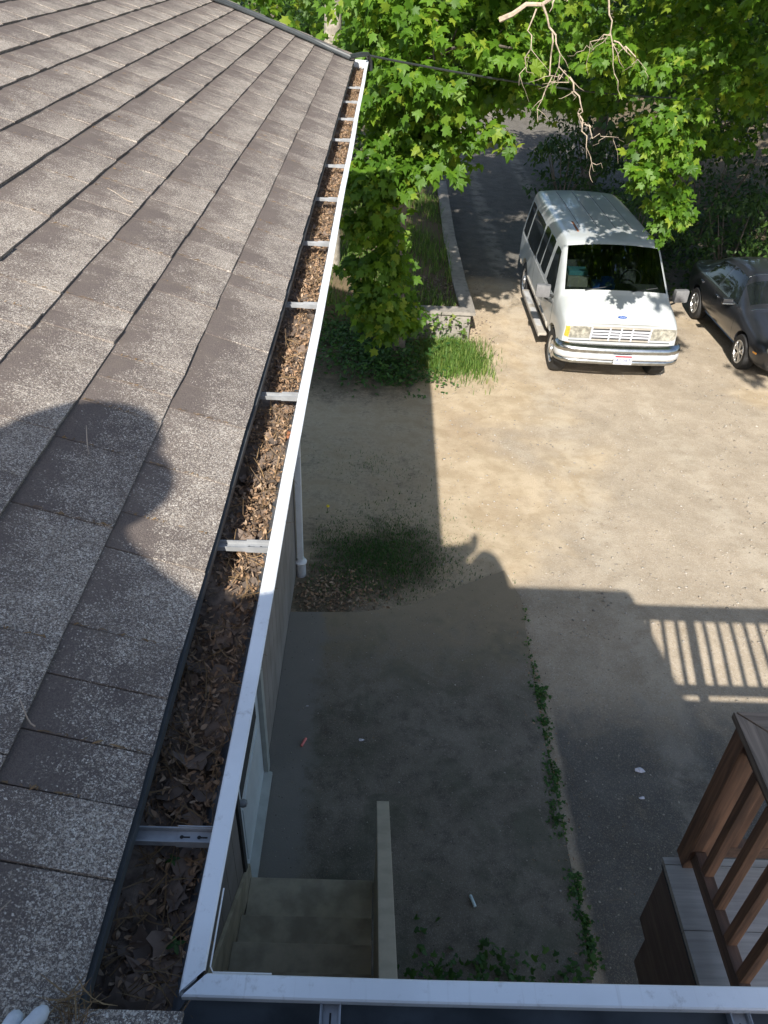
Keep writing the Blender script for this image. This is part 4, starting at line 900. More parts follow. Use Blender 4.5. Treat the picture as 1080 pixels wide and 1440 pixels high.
for s in (-1, 1):
    panel(cbv, [(1.62, .955), (2.62, .985), (2.62, 1.37), (2.02, 1.35)], 'x', s, .004, k=.05).build('side_window', 'dark_glass', car, True, **B)
    panel(cbv, [(2.70, .985), (3.42, 1.0), (3.28, 1.30), (2.70, 1.37)], 'x', s, .004, k=.05).build('side_window', 'dark_glass', car, True, **B)
    panel(cbv, [(1.60, .935), (3.5, .975), (3.5, .988), (1.60, .948)], 'x', s, .006, 16, 1, 0).build('window_trim', 'chrome', car, **B)
    for y0 in (1.45, 2.66): panel(cbv, [(y0, .33), (y0+.009, .33), (y0+.009, .93), (y0, .93)], 'x', s, .0012, 1, 12, 0, .004).build('door_seam', 'rubber', car, **B)
    for y0 in (2.42, 3.36): panel(cbv, [(y0, .80), (y0+.17, .805), (y0+.17, .845), (y0, .84)], 'x', s, .022, 5, 3, .2).build('door_handle', 'car_paint', car, True, **B)
    panel(cbv, [(1.30, .27), (3.1, .27), (3.1, .33), (1.30, .33)], 'x', s, .015, 14, 2, .02).build('sill_trim', 'car_paint', car, True, **B)
    mo = MB().box((s*1.0, 1.70, .99), (.19, .10, .115)).build('mirror', 'car_paint', car, True, bevel=.035, **B)
    MB().box((s*1.0, 1.652, .955), (.20, .02, .018)).build('mirror_trim', 'chrome', mo, bevel=.005, **B); MB().tube([(s*.84, 1.74, .93), (s*.95, 1.71, .95)], .025, 8).build('mirror_arm', 'black_plastic', mo, True, **B)
    wheel(car, s*.775, CY, CR_, .215, s, 'alloy'); wheel(car, s*.775, CY+2.65, CR_, .215, s, 'alloy')
    panel(cbv, [(s*.44, .56), (s*.70, .58), (s*.71, .67), (s*.46, .655)], 'y', -1, .006, k=.25).build('headlight', 'lens_clear', car, True, **B)
    panel(cbv, [(.34, .50), (.44, .50), (.44, .53), (.34, .53)], 'x', s, .006, 4, 2, .1).build('side_marker', 'lens_amber', car, True, **B)
    panel(cbv, [(s*.42, .30), (s*.60, .31), (s*.60, .40), (s*.42, .39)], 'y', -1, .006, k=.3).build('fog_light', 'lens_clear', car, True, **B)
    panel(cbv, [(s*.46, .80), (s*.70, .80), (s*.70, .90), (s*.46, .90)], 'y', 1, .006, k=.1).build('tail_light', 'lens_red', car, True, **B)
gr = panel(cbv, [(-.36, .50), (.36, .50), (.36, .62), (-.36, .62)], 'y', -1, .005, 12, 4, .05).build('grille', 'black_plastic', car, True, **B)
for z in (.53, .56, .59): panel(cbv, [(-.34, z-.006), (.34, z-.006), (.34, z+.006), (-.34, z+.006)], 'y', -1, .012, 12, 1, 0).build('grille_bar', 'chrome', gr, **B)
panel(cbv, [(-.44, .25), (.44, .25), (.44, .40), (-.44, .40)], 'y', -1, .005, 12, 4, .06).build('lower_grille', 'black_plastic', car, True, **B)
panel(cbv, [(-.62, 2.07), (.62, 2.07), (.62, 2.09), (-.62, 2.09)], 'z', 1, .004, 16, 1, 0).build('roof_trim', 'chrome', car, **B)
panel(cbv, [(-.70, 1.27), (.70, 1.27), (.70, 1.285), (-.70, 1.285)], 'z', 1, .004, 16, 1, 0).build('cowl_trim', 'chrome', car, **B)
car.location = (7.50, 12.42, zg1(6.8, 13.3)+.002); car.rotation_euler = (R(-2.6), 0, R(-1))

# ------------------------------------------------------------------ photographer (casts the shadow on the shingles)
def skin_body(name, joints, edges, mat, parent, sub=2):
    me = bpy.data.meshes.new(name); me.from_pydata([j[0] for j in joints], edges, []); o = bpy.data.objects.new(name, me); C.objects.link(o)
    md = o.modifiers.new('k', 'SKIN'); md.use_smooth_shade = True
    for i, j in enumerate(joints): me.skin_vertices[0].data[i].radius = (j[1], j[1] if len(j) < 3 else j[2]); me.skin_vertices[0].data[i].use_root = (i == 0)
    s = o.modifiers.new('s', 'SUBSURF'); s.levels = s.render_levels = sub; bpy.context.view_layer.update(); r = evalmesh(o); bpy.data.objects.remove(o)
    r.materials.clear(); r.materials.append(MATS[mat]); r.shade_smooth(); return link(bpy.data.objects.new(name, r), parent)
zr = lambda z: 5.7+z
per = thing('person', 'person in dark jacket and brimmed hat crouching on the roof holding a phone', 'person', (0, 0, 0))
J = [((-.30, -.52, zr(-.48)), .24), ((-.43, -.47, zr(-.26)), .24), ((-.60, -.42, zr(-.07)), .19), ((-.77, -.38, zr(.06)), .19), ((-.84, -.36, zr(.17)), .17), ((-.88, -.34, zr(.26)), .16), ((-.88, -.34, zr(.36)), .15), ((-.89, -.34, zr(.45)), .10),
     ((-.60, -.27, zr(-.10)), .085), ((-.35, -.20, zr(-.07)), .08), ((-.16, -.14, zr(-.08)), .06), ((-.06, -.085, zr(-.03)), .042),
     ((-.62, -.52, zr(.0)), .085), ((-.34, -.36, zr(-.14)), .085), ((-.12, -.22, zr(-.12)), .058), ((.02, -.115, zr(-.05)), .04),
     ((-.32, -.44, zr(-.56)), .17), ((-.14, -.14, zr(-.25)), .16), ((-.26, -.24, zr(-.60)), .13), ((-.28, -.10, zr(-.74)), .06),
     ((-.08, -.46, zr(-.54)), .17), ((.14, -.16, zr(-.13)), .165), ((.30, -.22, zr(-.54)), .145), ((.36, -.14, zr(-.68)), .10), ((.38, -.01, zr(-.80)), .05)]
E_ = [(0, 1), (1, 2), (2, 3), (3, 4), (4, 5), (5, 6), (6, 7), (2, 8), (8, 9), (9, 10), (10, 11), (2, 12), (12, 13), (13, 14), (14, 15), (0, 16), (16, 17), (17, 18), (18, 19), (0, 20), (20, 21), (21, 22), (22, 23), (23, 24)]
skin_body('body', J, E_, 'jacket', per)
MB().lathe([(0, .15), (.10, .14), (.13, .09), (.14, .02), (.20, -.03), (.205, -.036), (.14, -.006), (0, -.0)], (-.89, -.34, zr(.40)), 'z', 28).build('hat', 'hat', per, True, world=False)
for s, (hx, hy, hz_) in ((-1, (-.055, -.075, zr(-.02))), (1, (.03, -.095, zr(-.035)))):
    for k in range(4): 
        p = Vector((hx, hy, hz_)); MB().tube([p, p+Vector((-s*.02, .012, .028-.016*k)), p+Vector((-s*.045, .03, .03-.018*k)), p+Vector((-s*.04, .048, .028-.018*k))], [.011, .010, .009, .007], 8).build('finger', 'skin', per, True, world=False)
    MB().tube([Vector((hx, hy, hz_)), Vector((hx-s*.01, hy+.03, hz_+.03)), Vector((hx-s*.02, hy+.035, hz_+.045))], [.013, .011, .008], 8).build('thumb', 'skin', per, True, world=False)
ph = MB().box((0, -.032, zr(-.035)), (.078, .009, .155), Matrix.Rotation(-PIT, 3, 'X')).build('phone', 'phone', None, True, bevel=.003, world=False); tag(ph, 'black phone held in both hands by the crouching person', 'phone')
# pale glove tips resting on the roof corner
gv = thing('glove', 'pale fabric glove with two fingertips resting on the shingles at the corner', 'glove', (0, 0, 0))
for (x0, y0, x1, y1) in ((-.362, .310, -.355, .345), (-.348, .310, -.327, .350)):
    d_ = Vector((x1-x0, y1-y0, -.004)); b0 = Vector((x0, y0, 4.768)); MB().tube([b0, b0+d_*.5, b0+d_*.8, b0+d_*.94, b0+d_], [.0095, .0095, .0088, .006, .0015], 12).build('finger', 'glove', gv, True, world=False)
MB().tube([(-.385, .20, 4.80), (-.375, .25, 4.787), (-.36, .29, 4.768), (-.356, .302, 4.766)], [.026, .028, .020, .008], 12).build('palm', 'glove', gv, True, world=False)

# ------------------------------------------------------------------ trees
gt = np.random.default_rng(23)
def branch_pts(a, b, n=6, sag=.12, wob=.06):
    a, b = Vector(a), Vector(b); L_ = (b-a).length; pts = []
    for i in range(n):
        t = i/(n-1); p = a.lerp(b, t); p.z += sag*L_*math.sin(math.pi*t)*.6
        if 0 < i < n-1: p += Vector(gt.normal(size=3)*wob*L_*.35)
        pts.append(p)
    return pts
def tree(name, label, trunk, rad, sprays, mat, group, nbr=10, tpl=(MAPLE, MAPLE_F), nleaf=0, g=gt, bark='bark', br=.028):
    """sprays: list of (centers, radius_lo, radius_hi, leaves per spray, leaf size)"""
    t = thing(name, label, 'tree', trunk[0], group)
    MB().tube(trunk, rad, 12).build('trunk', bark, t, True)
    cen = np.concatenate([s[0] for s in sprays]); tp = [Vector(p) for p in trunk]
    order = g.permutation(len(cen))[:nbr]
    for k in order:
        c = Vector(cen[k]); cand = [(p, r_) for p, r_ in zip(tp[1:], rad[1:])]; q, r_ = min(cand, key=lambda z: (z[0]-c).length+.6*abs(z[0].z-c.z+.8))
        r0 = min(r_*.6, br*1.6); p = branch_pts(q, c); m = MB().tube(p, [r0*(1-i/6.5)+.004 for i in range(6)], 6)
        for j in range(3):
            near_ = cen[np.argsort(np.linalg.norm(cen-np.array(c), axis=1))[1:6]]; e = near_[g.integers(0, len(near_))]; pp = branch_pts(p[3+(j % 2)], e, 4); m.tube(pp, [r0*.4, r0*.3, r0*.2, .003], 5)
        m.build('branch', bark, t, True)
    PP, NN, TT, SS = [], [], [], []
    for c, r0, r1, per_, size in sprays:
        a = spray_leaves(np.asarray(c), r0+(r1-r0)*g.random(len(c)), per_, size, g=g)
        for l_, x in zip((PP, NN, TT, SS), a): l_.append(x)
    P, N, T, S = map(np.concatenate, (PP, NN, TT, SS))
    rest = np.ones(len(P), bool)
    if nleaf:
        d = np.linalg.norm(P-np.array([0, 0, H]), axis=1)/S; vis_ = np.array([inframe(p, 0) for p in P]); d[~vis_] = 1e9; pick = np.argsort(d)[:nleaf]; rest[pick] = False
        base = np.array(trunk[0]); me = None
        n_ = nrm(N[pick]); t_ = T[pick]; t_ = nrm(t_-n_*np.sum(t_*n_, 1, keepdims=True)); b_ = np.cross(t_, n_)
        if 'leafmesh'+mat not in bpy.data.meshes:
            me = bpy.data.meshes.new('leafmesh'+mat); me.from_pydata([tuple(v) for v in tpl[0]], [], [tuple(f) for f in tpl[1].tolist()]); me.materials.append(MATS[mat])
        me = bpy.data.meshes['leafmesh'+mat]
        for i, k in enumerate(pick):
            o = bpy.data.objects.new('leaf', me); s = S[k]; p = P[k]-base
            o.matrix_local = Matrix([[b_[i, j]*s, t_[i, j]*s, n_[i, j]*s, p[j]] for j in range(3)]+[[0, 0, 0, 1]]); o.parent = t; C.objects.link(o)
    Vv, Ff = leaf_arrays(P[rest], N[rest], T[rest], S[rest], tpl); cr = npmesh('crown', Vv, Ff, mat, t); cr['kind'] = 'stuff'
    return t
def E(c, r, n, shell=.4): return ell_points(c, r, n, gt, shell)
# maple at the far end of the house: lit crown with a low skirt that hangs into the house shadow
tree('maple_tree', 'bright green maple beside the far end of the roof with low hanging skirt', [(.35, 13.0, -.6), (.30, 12.9, .8), (.25, 12.6, 2.4), (.3, 12.4, 4.2), (.5, 12.3, 6.5), (.6, 12.2, 8.6)], [.17, .14, .12, .10, .07, .03],
     [(E((.62, 11.2, 5.1), (1.36, 1.7, 1.95), 170), .28, .45, 46, .145), (E((-.22, 10.9, 4.7), (.22, 1.0, .9), 20), .2, .3, 42, .14),
      (E((.8, 11.5, 8.0), (2.1, 2.0, 1.5), 90, .1), .35, .5, 28, .22), (E((-.10, 10.7, 2.95), (.44, .40, .75), 30), .2, .32, 44, .13), (E((-.02, 11.1, 1.72), (.42, .35, .75), 30), .2, .3, 44, .13),
      (E((.15, 12.1, .75), (.5, .35, .5), 22), .2, .32, 40, .13), (E((1.55, 11.0, 4.35), (.45, .6, .35), 16), .2, .32, 40, .135), (E((1.30, 10.3, 3.72), (.28, .25, .16), 5), .14, .2, 20, .14), (E((.35, 10.6, 3.45), (.55, .4, .45), 20), .2, .3, 44, .135)], 'maple', None, 24, nleaf=295, br=.02)
# maple on the right, overhanging the van
tree('maple_tree', 'large maple at the right edge with leafy boughs hanging over the white van', [(10.6, 17.5, -.3), (10.3, 17.2, 2), (9.6, 16.6, 4.5), (8.8, 15.5, 7), (7.6, 14, 9)], [.30, .26, .22, .16, .08],
     [(E((3.62, 10.7, 3.75), (.44, .40, .45), 24), .18, .3, 38, .125), (E((3.75, 10.6, 3.0), (.24, .25, .42), 14), .14, .22, 30, .12), (E((3.30, 10.5, 3.32), (.16, .2, .22), 5), .12, .18, 20, .14),
      (E((4.9, 11.3, 4.9), (1.3, 1.2, .75), 80), .25, .42, 38, .125), (E((6.6, 13.0, 4.6), (1.2, 1.6, 1.2), 66), .3, .45, 34, .135), (E((2.95, 10.9, 4.55), (.55, .5, .35), 12), .18, .3, 26, .14),
      (E((4.4, 9.6, 7.0), (2.2, 1.9, .9), 105, .1), .35, .55, 26, .2), (E((5.6, 14.6, 8.6), (5.2, 3.6, 1.6), 210, .1), .6, .9, 24, .30), (E((3.2, 12.6, 5.0), (1.3, 1.0, .6), 36), .25, .4, 34, .14), (E((3.1, 15.0, 3.95), (1.2, 1.0, .7), 52), .25, .42, 34, .14), (E((6.0, 16.5, 3.6), (1.8, 1.4, 1.1), 60), .3, .5, 32, .15), (E((7.4, 12.5, 8.0), (3.2, 3.2, 1.8), 120, .1), .45, .7, 26, .26),
      (E((4.2, 6.5, 5.95), (.75, .45, .18), 9), .16, .3, 20, .15), (E((3.1, 7.1, 5.8), (.18, .18, .1), 2), .12, .18, 14, .15), (E((5.6, 4.6, 6.1), (.6, .7, .2), 9), .15, .3, 20, .15), (E((4.2, 8.2, 5.95), (1.0, .5, .25), 13), .2, .32, 22, .16)], 'maple', None, 10, nleaf=295, br=.016)
# grey trunk behind the roof end
tree('maple_tree', 'pale grey trunk with leafy boughs rising behind the roof ridge end', [(-1.05, 16.3, -.5), (-1.03, 16.2, 2.5), (-.98, 16.1, 4.6), (-.85, 16, 7), (-.7, 16, 9.5)], [.21, .18, .15, .12, .06],
     [(E((-2.9, 14.5, 5.0), (1.5, 1.6, 1.6), 70), .3, .45, 28, .16), (E((-.9, 17.3, 7.6), (2.4, 2.2, 2.2), 90, .1), .4, .6, 26, .24), (E((-1.0, 20.0, 3.4), (2.4, 1.2, 1.8), 70), .3, .5, 26, .17), (E((2.0, 15.8, 8.8), (2.6, 4.6, 1.2), 150, .1), .5, .8, 26, .28), (E((1.6, 17.5, 4.6), (.9, 1.2, .7), 30), .3, .45, 30, .16)], 'maple', None, 8, bark='pale_bark')
# dead twigs hanging in from above
dt = thing('dead_branch', 'bare pale dead branch hanging in front of the dark trees above the van', 'branch', (1.9, 9.5, 5.4))
def twig(pts, r): return MB().tube(pts, [r*(1-.75*i/(len(pts)-1)) for i in range(len(pts))], 6).build('twig', 'twig', dt, True)
def wig(a, b, n=9, w_=.028):
    return [tuple(np.array(a)+(np.array(b)-np.array(a))*i/(n-1)+(gt.normal(size=3)*w_ if 0 < i < n-1 else 0)) for i in range(n)]
mains = [((1.15, 9.6, 4.98), (2.2, 9.4, 5.45), .028), ((1.55, 9.5, 5.15), (1.95, 9.5, 4.45), .013), ((1.95, 9.5, 4.5), (2.18, 9.5, 4.02), .011), ((2.12, 9.5, 4.2), (2.36, 9.55, 3.55), .010), ((1.70, 9.5, 4.9), (1.68, 9.5, 4.05), .010), ((1.5, 9.5, 5.1), (1.42, 9.5, 4.4), .009),
         ((2.2, 9.5, 5.3), (2.42, 9.5, 4.55), .011), ((2.35, 9.5, 4.85), (2.75, 9.5, 4.60), .008), ((2.2, 9.5, 4.05), (2.55, 9.5, 3.9), .007), ((2.3, 9.5, 4.9), (2.05, 9.5, 4.75), .007), ((1.9, 9.5, 4.55), (1.72, 9.5, 4.4), .006)]
for a, b, r_ in mains:
    p = wig(a, b); twig(p, r_)
    for k in range(4):
        q = np.array(p[gt.integers(2, 9)]); e = q+np.array([gt.normal()*.12, gt.normal()*.06, -abs(gt.normal())*.13]); twig(wig(q, e, 4, .015), r_*.4)
# trees behind
BG = [((6.3, 25.5), 9.5, 'slender tree in deep shade behind the van', 4.4, 3.2), ((7.4, 21.0), 9, 'dark leafy tree behind the parked car', 4.2, 3.2), ((11.5, 20), 10, 'dense tree on the bank at the right behind the parked car', 4, 3.6), ((1.0, 40.5), 11, 'tree across the far road straight ahead', 5, 4.0),
      ((5.6, 41.5), 10, 'broad tree across the far road above the van', 4.6, 4.2), ((10.5, 40), 11, 'tree across the far road at the right', 5, 4.4), ((-3.2, 26), 10, 'tree growing on the raised bed behind the house end', 5, 3.6), ((14.5, 27), 11, 'tree deep in the shade at the upper right', 5, 4.2), ((-7, 40), 12, 'distant tree beyond the roof ridge at upper left', 5, 4.5), ((16.5, 38), 12, 'distant tree at the far upper right', 5, 4.5)]
for (xy, hgt, lab, zc, rr) in BG:
    x, y = xy; z0 = zg1(x, y)-.1; far = y > 35
    tr = [(x, y, z0), (x+.1, y, z0+hgt*.25), (x-.1, y+.1, z0+hgt*.5), (x, y, z0+hgt*.8)]
    sp = [(E((x, y, z0+zc+(1.0 if not far else -.6)), (rr*.8, rr*.75, rr*.9), 120 if not far else 150, .55), .45, .8, 26, .24 if not far else .34)]
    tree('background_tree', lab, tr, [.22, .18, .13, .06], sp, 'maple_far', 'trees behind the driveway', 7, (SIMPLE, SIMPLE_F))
# shrubs along the shaded bank
SH = [((8.2, 18.4), 1.5, 'dark shrub in shade just behind the parked car'), ((6.2, 19.6), 1.3, 'dark shrub in shade between the van and the parked car'), ((9.8, 17.2), 1.9, 'dark shrub on the bank at the right edge behind the parked car'), ((11.0, 14.6), 1.8, 'shrub at the right edge above the parked car'), ((8.8, 22.0), 2.0, 'tall dark shrub on the bank behind the parked car'), ((5.2, 23.6), 1.4, 'shrub at the far right side of the driveway'), ((12.6, 18.5), 2.3, 'large shrub high on the bank at the right'), ((-1.4, 22.5), 1.4, 'shrub on the shaded raised bed near the driveway end'), ((6.6, 26.5), 1.7, 'low tree-like shrub by the far end of the driveway')]
for (xy, r_, lab) in SH:
    x, y = xy; z0 = zg1(x, y); t = thing('shrub', lab, 'shrub', (x, y, z0), 'shrubs in the shade')
    m = MB()
    for k in range(7):
        a = k*.9; m.tube([(x+.05*math.cos(a), y+.05*math.sin(a), z0-.05), (x+.3*r_*math.cos(a), y+.3*r_*math.sin(a), z0+.6*r_), (x+.5*r_*math.cos(a), y+.5*r_*math.sin(a), z0+1.1*r_)], [.03, .02, .006], 6)
    m.build('stems', 'bark', t, True)
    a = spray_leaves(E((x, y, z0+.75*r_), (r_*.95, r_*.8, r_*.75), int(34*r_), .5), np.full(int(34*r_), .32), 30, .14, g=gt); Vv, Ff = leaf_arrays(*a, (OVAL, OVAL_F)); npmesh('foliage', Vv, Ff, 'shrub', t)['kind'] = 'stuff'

# ------------------------------------------------------------------ small plants
def blades(n, P, h0, h1, w0, mat, name, label, lean=.5):
    g = gt; a = g.random(n)*6.283; Ht = h0+(h1-h0)*g.random(n); le = lean*g.random(n)*Ht; W = w0*(.6+.8*g.random(n)); c, s = np.cos(a), np.sin(a)
    d = np.stack([c, s, 0*c], 1); b = np.stack([-s, c, 0*c], 1)*W[:, None]; up_ = np.array([0, 0, 1.])
    V = np.stack([P-b, P+b, P+d*(le*.35)[:, None]+up_*(Ht*.6)[:, None]+b*.7, P+d*(le*.35)[:, None]+up_*(Ht*.6)[:, None]-b*.7, P+d*le[:, None]+up_*(Ht*(1-.25*lean))[:, None]], 1).reshape(-1, 3)
    k = np.arange(n)*5; F = np.concatenate([np.stack([k, k+1, k+2], 1), np.stack([k, k+2, k+3], 1), np.stack([k+3, k+2, k+4], 1)]); o = npmesh(name, V, F, mat); return tag(o, label, 'grass', kind='stuff')
def gpts(xy): return np.concatenate([xy, (zg(xy[:, 0], xy[:, 1])-.01)[:, None]], 1)
def gauss(n, c, s): return np.array(c)+gt.normal(size=(n, 2))*np.array(s)
q = gauss(5200, (1.30, 13.15), (.30, .38)); q = q[(q[:, 1] < 13.86) & (q[:, 0] > .2)]; blades(len(q), gpts(q), .06, .32, .006, 'grass', 'tall_grass', 'tall sunlit grass at the foot of the retaining wall', .7)
q = gauss(900, (1.75, 12.9), (.16, .4)); q = q[q[:, 1] < 13.8]; blades(len(q), gpts(q), .05, .2, .005, 'grass', 'grass_fringe', 'grass fringe thinning out on to the driveway dirt', .8)
q = np.stack([-1.5+3.0*gt.random(14000), 14.15+9*gt.random(14000)**1.2], 1); p = np.concatenate([q, np.full((len(q), 1), -.06)], 1); keep = (np.sin(q[:, 0]*3.1+q[:, 1]*1.7)+gt.normal(size=len(q))*.6 > -.2); p = p[keep]; blades(len(p), p, .06, .30, .007, 'grass', 'bed_grass', 'grass growing on the raised bed behind the retaining wall', .7)
q = np.concatenate([gauss(6500, (.10, 6.9), (.46, .34)), gauss(3500, (.15, 7.2), (.5, .5))]); q = q[(q[:, 0] > -.68) & (q[:, 1] > 5.95+.35*np.clip(q[:, 0]-.2, 0, 2))]; blades(len(q), gpts(q), .012, .06, .004, 'weed', 'thin_lawn', 'thin patch of grass in the shade beyond the concrete pad', .9)
q = gauss(700, (-.1, 9.0), (.4, .3)); blades(len(q), gpts(q), .015, .05, .003, 'weed', 'sparse_grass', 'sparse grass on shaded dirt beside the house', .9)
def weeds(name, label, P, size, mat, per=9, spread=.09, hgt=.10, tpl=(SIMPLE, SIMPLE_F)):
    n = len(P); idx = np.repeat(np.arange(n), per); m = len(idx); off = gt.normal(size=(m, 3))*np.array([spread, spread, 0]); off[:, 2] = hgt*gt.random(m)
    N = np.array([0, 0, 1.])+.5*gt.normal(size=(m, 3)); T = off*np.array([1, 1, 0])+.05*gt.normal(size=(m, 3)); Vv, Ff = leaf_arrays(P[idx]+off, N, T, size*(.5+.8*gt.random(m)), tpl); return tag(npmesh(name, Vv, Ff, mat), label, 'weeds', kind='stuff')
yy = 2.45+2.5*gt.random(260); yy = yy[np.sin(yy*5.3)+.6*np.sin(yy*13)+.5*gt.normal(size=len(yy)) > -.5]; xx = 1.60+.03*np.sin(yy*3)+gt.normal(size=len(yy))*.024; weeds('weed_strip', 'strip of low green weeds growing in the crack beside the pad', np.stack([xx, yy, 0*yy], 1), .032, 'weed', 8, .022, .03)
yy = 4.9+1.1*gt.random(26); weeds('sparse_weeds', 'scattered small weeds at the far end of the pad crack', np.stack([1.60+gt.normal(size=26)*.02, yy, 0*yy], 1), .03, 'weed', 5, .02, .03)
q = np.stack([.35+1.25*gt.random(70), 2.35+.10*gt.normal(size=70), np.full(70, .02)], 1); weeds('weed_clump', 'leafy weeds below the near gutter', q[:34], .05, 'weed', 8, .05, .10)
q = np.concatenate([gauss(150, (-.05, 12.7), (.5, .45)), gauss(130, (-.35, 13.8), (.55, .4))]); weeds('ground_cover', 'leafy ground cover in the house shadow under the maple', gpts(q), .085, 'weed', 16, .16, .42, (OVAL, OVAL_F))
q = gauss(60, (.45, 12.2), (.35, .3)); weeds('weed_clump', 'low weeds at the shadow edge below the maple', gpts(q), .06, 'weed', 12, .12, .2)
for (x, y) in ((1.05, 13.75), (1.35, 13.72), (1.52, 13.74)):
    pass
weeds('wall_weeds', 'broad-leaved weeds climbing the sunlit face of the retaining wall', np.array([[.95, 13.74, -.30], [1.10, 13.74, -.25], [1.32, 13.76, -.28], [1.5, 13.76, -.32], [1.0, 13.7, -.2]]), .09, 'grass', 16, .08, .28)
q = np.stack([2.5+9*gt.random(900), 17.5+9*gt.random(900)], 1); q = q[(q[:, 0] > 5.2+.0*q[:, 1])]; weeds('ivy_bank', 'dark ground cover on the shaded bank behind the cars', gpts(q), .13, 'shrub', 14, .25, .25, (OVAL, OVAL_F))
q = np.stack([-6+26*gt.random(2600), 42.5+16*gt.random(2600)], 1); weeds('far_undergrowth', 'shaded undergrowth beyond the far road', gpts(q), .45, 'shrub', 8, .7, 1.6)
for (x, y, lab) in ((.62, 12.3, 'yellow dandelion at the shadow edge below the maple'), (-.55, 7.75, 'yellow dandelion in the shaded grass beside the downspout')):
    z0 = zg1(x, y); d_ = thing('dandelion', lab, 'flower', (x, y, z0)); MB().tube([(x, y, z0), (x+.01, y, z0+.10)], .003, 5).build('stem', 'weed', d_); MB().lathe([(0, .10), (.012, .10), (.022, .115), (.018, .125), (0, .128)], (x+.01, y, z0), 'z', 10).build('flower_head', 'dandelion', d_, True)
# leaf litter on the ground
def scatter(n, P, s0, s1, mat, name, label):
    T = gt.normal(size=(n, 3))*np.array([1, 1, .1]); N = np.array([0, 0, 1.])+.35*gt.normal(size=(n, 3)); Vv, Ff = leaf_arrays(P, N, T, s0+(s1-s0)*gt.random(n), (OVAL, OVAL_F)); return tag(npmesh(name, Vv, Ff, mat), label, 'leaf litter', kind='stuff')
q = gauss(650, (-.35, 6.15), (.27, .22)); q = q[(q[:, 0] > -.8) & (q[:, 1] > 5.86)]; p = gpts(q); p[:, 2] += .015; scatter(len(p), p, .02, .06, 'litter', 'leaf_litter', 'brown leaf litter on the ground beside the downspout')
q = np.stack([-.6+2.1*gt.random(1500), 14.2+1.7*gt.random(1500)**1.4], 1); p = np.concatenate([q, np.full((len(q), 1), -.015)], 1); scatter(len(p), p, .03, .09, 'dead_leaf', 'bed_leaf_litter', 'pale dry leaves on the raised bed behind the wall cap')
q = np.stack([1.75+.5*gt.random(260)**1.6, 12.6+4.5*gt.random(260)], 1); p = gpts(q); p[:, 2] += .02; scatter(len(p), p, .02, .06, 'dead_leaf', 'edge_leaf_litter', 'dry leaves along the driveway side of the retaining wall')
q = np.stack([-.5+9*gt.random(900), 6.3+9*gt.random(900)], 1); p = gpts(q); p[:, 2] += .016; scatter(len(p), p, .008, .028, 'needles', 'ground_chaff', 'tiny dry seeds and bits scattered over the dirt')
q = np.stack([-.6+4.2*gt.random(420), 2.5+3.6*gt.random(420)], 1); p = np.concatenate([q, np.full((420, 1), .026)], 1); scatter(420, p, .006, .02, 'needles', 'pad_chaff', 'tiny pale bits scattered over the shaded pad')
q = np.stack([1.60+.05*gt.normal(size=300), 2.5+3.6*gt.random(300)], 1); p = np.concatenate([q, np.full((300, 1), .02)], 1); scatter(300, p, .01, .035, 'litter', 'crack_litter', 'brown leaf bits along the pad crack')
# chalk and scraps
def chalk(x, y, a, mat, lab):
    d_ = Vector((math.cos(a), math.sin(a), 0))*.045; p = Vector((x, y, .036)); tag(MB().tube([p-d_, p-d_*.95, p+d_*.9, p+d_], [.009, .012, .012, .009], 10).build('chalk_stick', mat, None, True), lab, 'chalk')
chalk(-.515, 4.22, 1.2, 'chalk_pink', 'stick of pink chalk lying on the pad near the house wall'); chalk(.84, 2.88, 1.9, 'chalk_blue', 'stick of pale chalk lying on the dark pad by the stair rail')
def scrap(x, y, r_, lab, mat='paper'):
    m = MB(); n = 9; z = zg1(x, y)+.02; ring = [(x+r_*math.cos(6.283*k/n)*random.uniform(.6, 1.1), y+r_*.6*math.sin(6.283*k/n)*random.uniform(.6, 1.1), z+random.uniform(0, .012)) for k in range(n)]; m.add([(x, y, z+.018)]+ring, [(0, k+1, (k+1) % n+1) for k in range(n)]); tag(m.build('paper_scrap', mat, None), lab, 'scrap')
scrap(2.37, 4.05, .055, 'pale crumpled scrap on the shaded driveway right of the weed strip'); scrap(2.32, 3.78, .03, 'small pale scrap just below the larger one on the shaded driveway'); scrap(-.02, 4.27, .028, 'tiny pink scrap in the middle of the shaded pad'); scrap(-.52, 4.62, .016, 'tiny tan scrap on the pad edge near the wall')

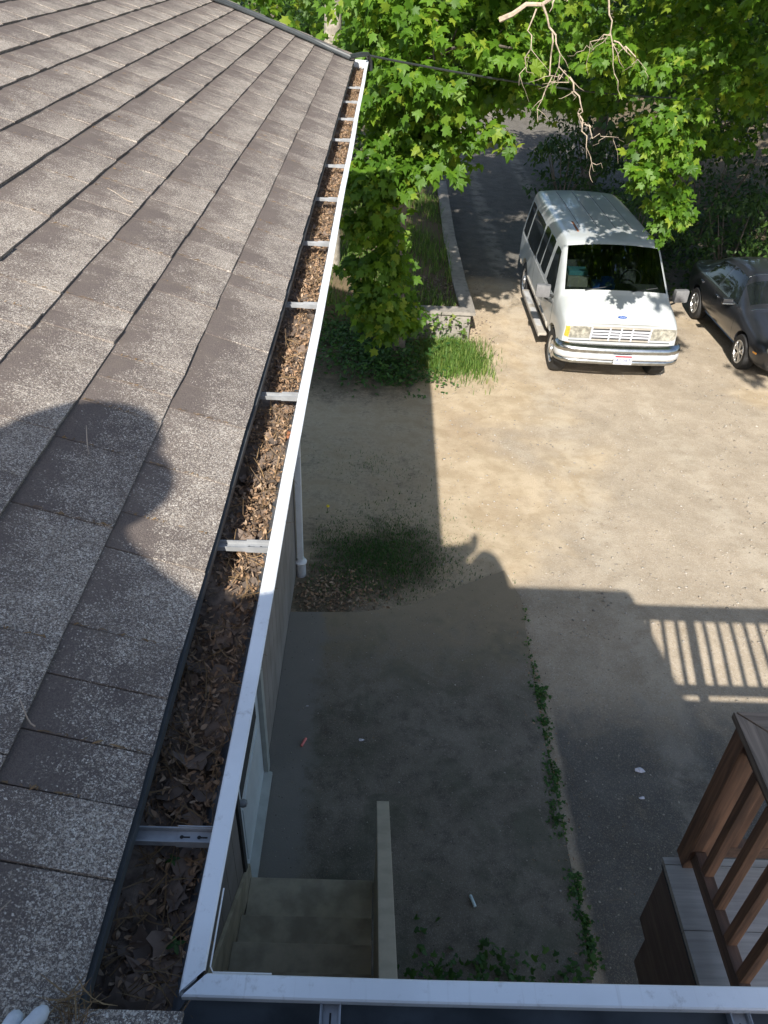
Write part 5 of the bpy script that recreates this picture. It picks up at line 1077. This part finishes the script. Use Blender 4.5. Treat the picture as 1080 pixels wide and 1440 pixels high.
def stones(n, P, s0, s1, name, label):
    oc = np.array([(1, 0, 0), (0, 1, 0), (-1, 0, 0), (0, -1, 0), (0, 0, .8), (0, 0, -.8)]); of = np.array([(0, 1, 4), (1, 2, 4), (2, 3, 4), (3, 0, 4), (1, 0, 5), (2, 1, 5), (3, 2, 5), (0, 3, 5)])
    S = (s0+(s1-s0)*gt.random(n)**3)[:, None, None]; a = gt.random(n)*6.28; ca, sa = np.cos(a), np.sin(a); v = oc[None]*(1+.35*gt.normal(size=(n, 6, 3))); v = np.stack([v[..., 0]*ca[:, None]-v[..., 1]*sa[:, None], v[..., 0]*sa[:, None]+v[..., 1]*ca[:, None], v[..., 2]*.6], -1)
    V = (P[:, None, :]+v*S).reshape(-1, 3); F = (of[None]+(np.arange(n)*6)[:, None, None]).reshape(-1, 3); return tag(npmesh(name, V, F, 'stone', None, True), label, 'gravel', kind='stuff')
island_mat('stone', [(.22, .20, .17), (.38, .34, .29), (.52, .48, .42), (.30, .25, .19)], .9)
q = np.stack([.7+8.3*gt.random(9000), 5.6+12*gt.random(9000)**1.15], 1); p = gpts(q); p[:, 2] += .016; stones(len(p), p, .004, .020, 'loose_gravel', 'loose gravel scattered over the driveway dirt')
q = np.stack([1.7+3.2*gt.random(1500), 2.3+3.6*gt.random(1500)], 1); p = gpts(q); p[:, 2] += .014; stones(len(p), p, .003, .012, 'fine_gravel', 'fine gravel on the shaded strip right of the pad')
q = np.stack([-.7+2.3*gt.random(900), 2.9+3.2*gt.random(900)], 1); p = np.concatenate([q, np.full((900, 1), .026)], 1); stones(900, p, .002, .009, 'pad_grit', 'grit scattered over the shaded concrete pad')
V, F = curled(1600, 0, 1, 0, .02, .07, .05, g2); cen_ = V.reshape(-1, 10, 3).mean(1); q = np.stack([.2+8*gt.random(1600), 5.8+10*gt.random(1600)], 1); p = gpts(q); p[:, 2] += .02; V = V-np.repeat(cen_, 10, 0); V[:, 2] *= .3; V = V+np.repeat(p, 10, 0); tag(npmesh('ground_needles', V, F, 'needles', None), 'dry needles and stem bits scattered over the dirt', 'needles', kind='stuff')
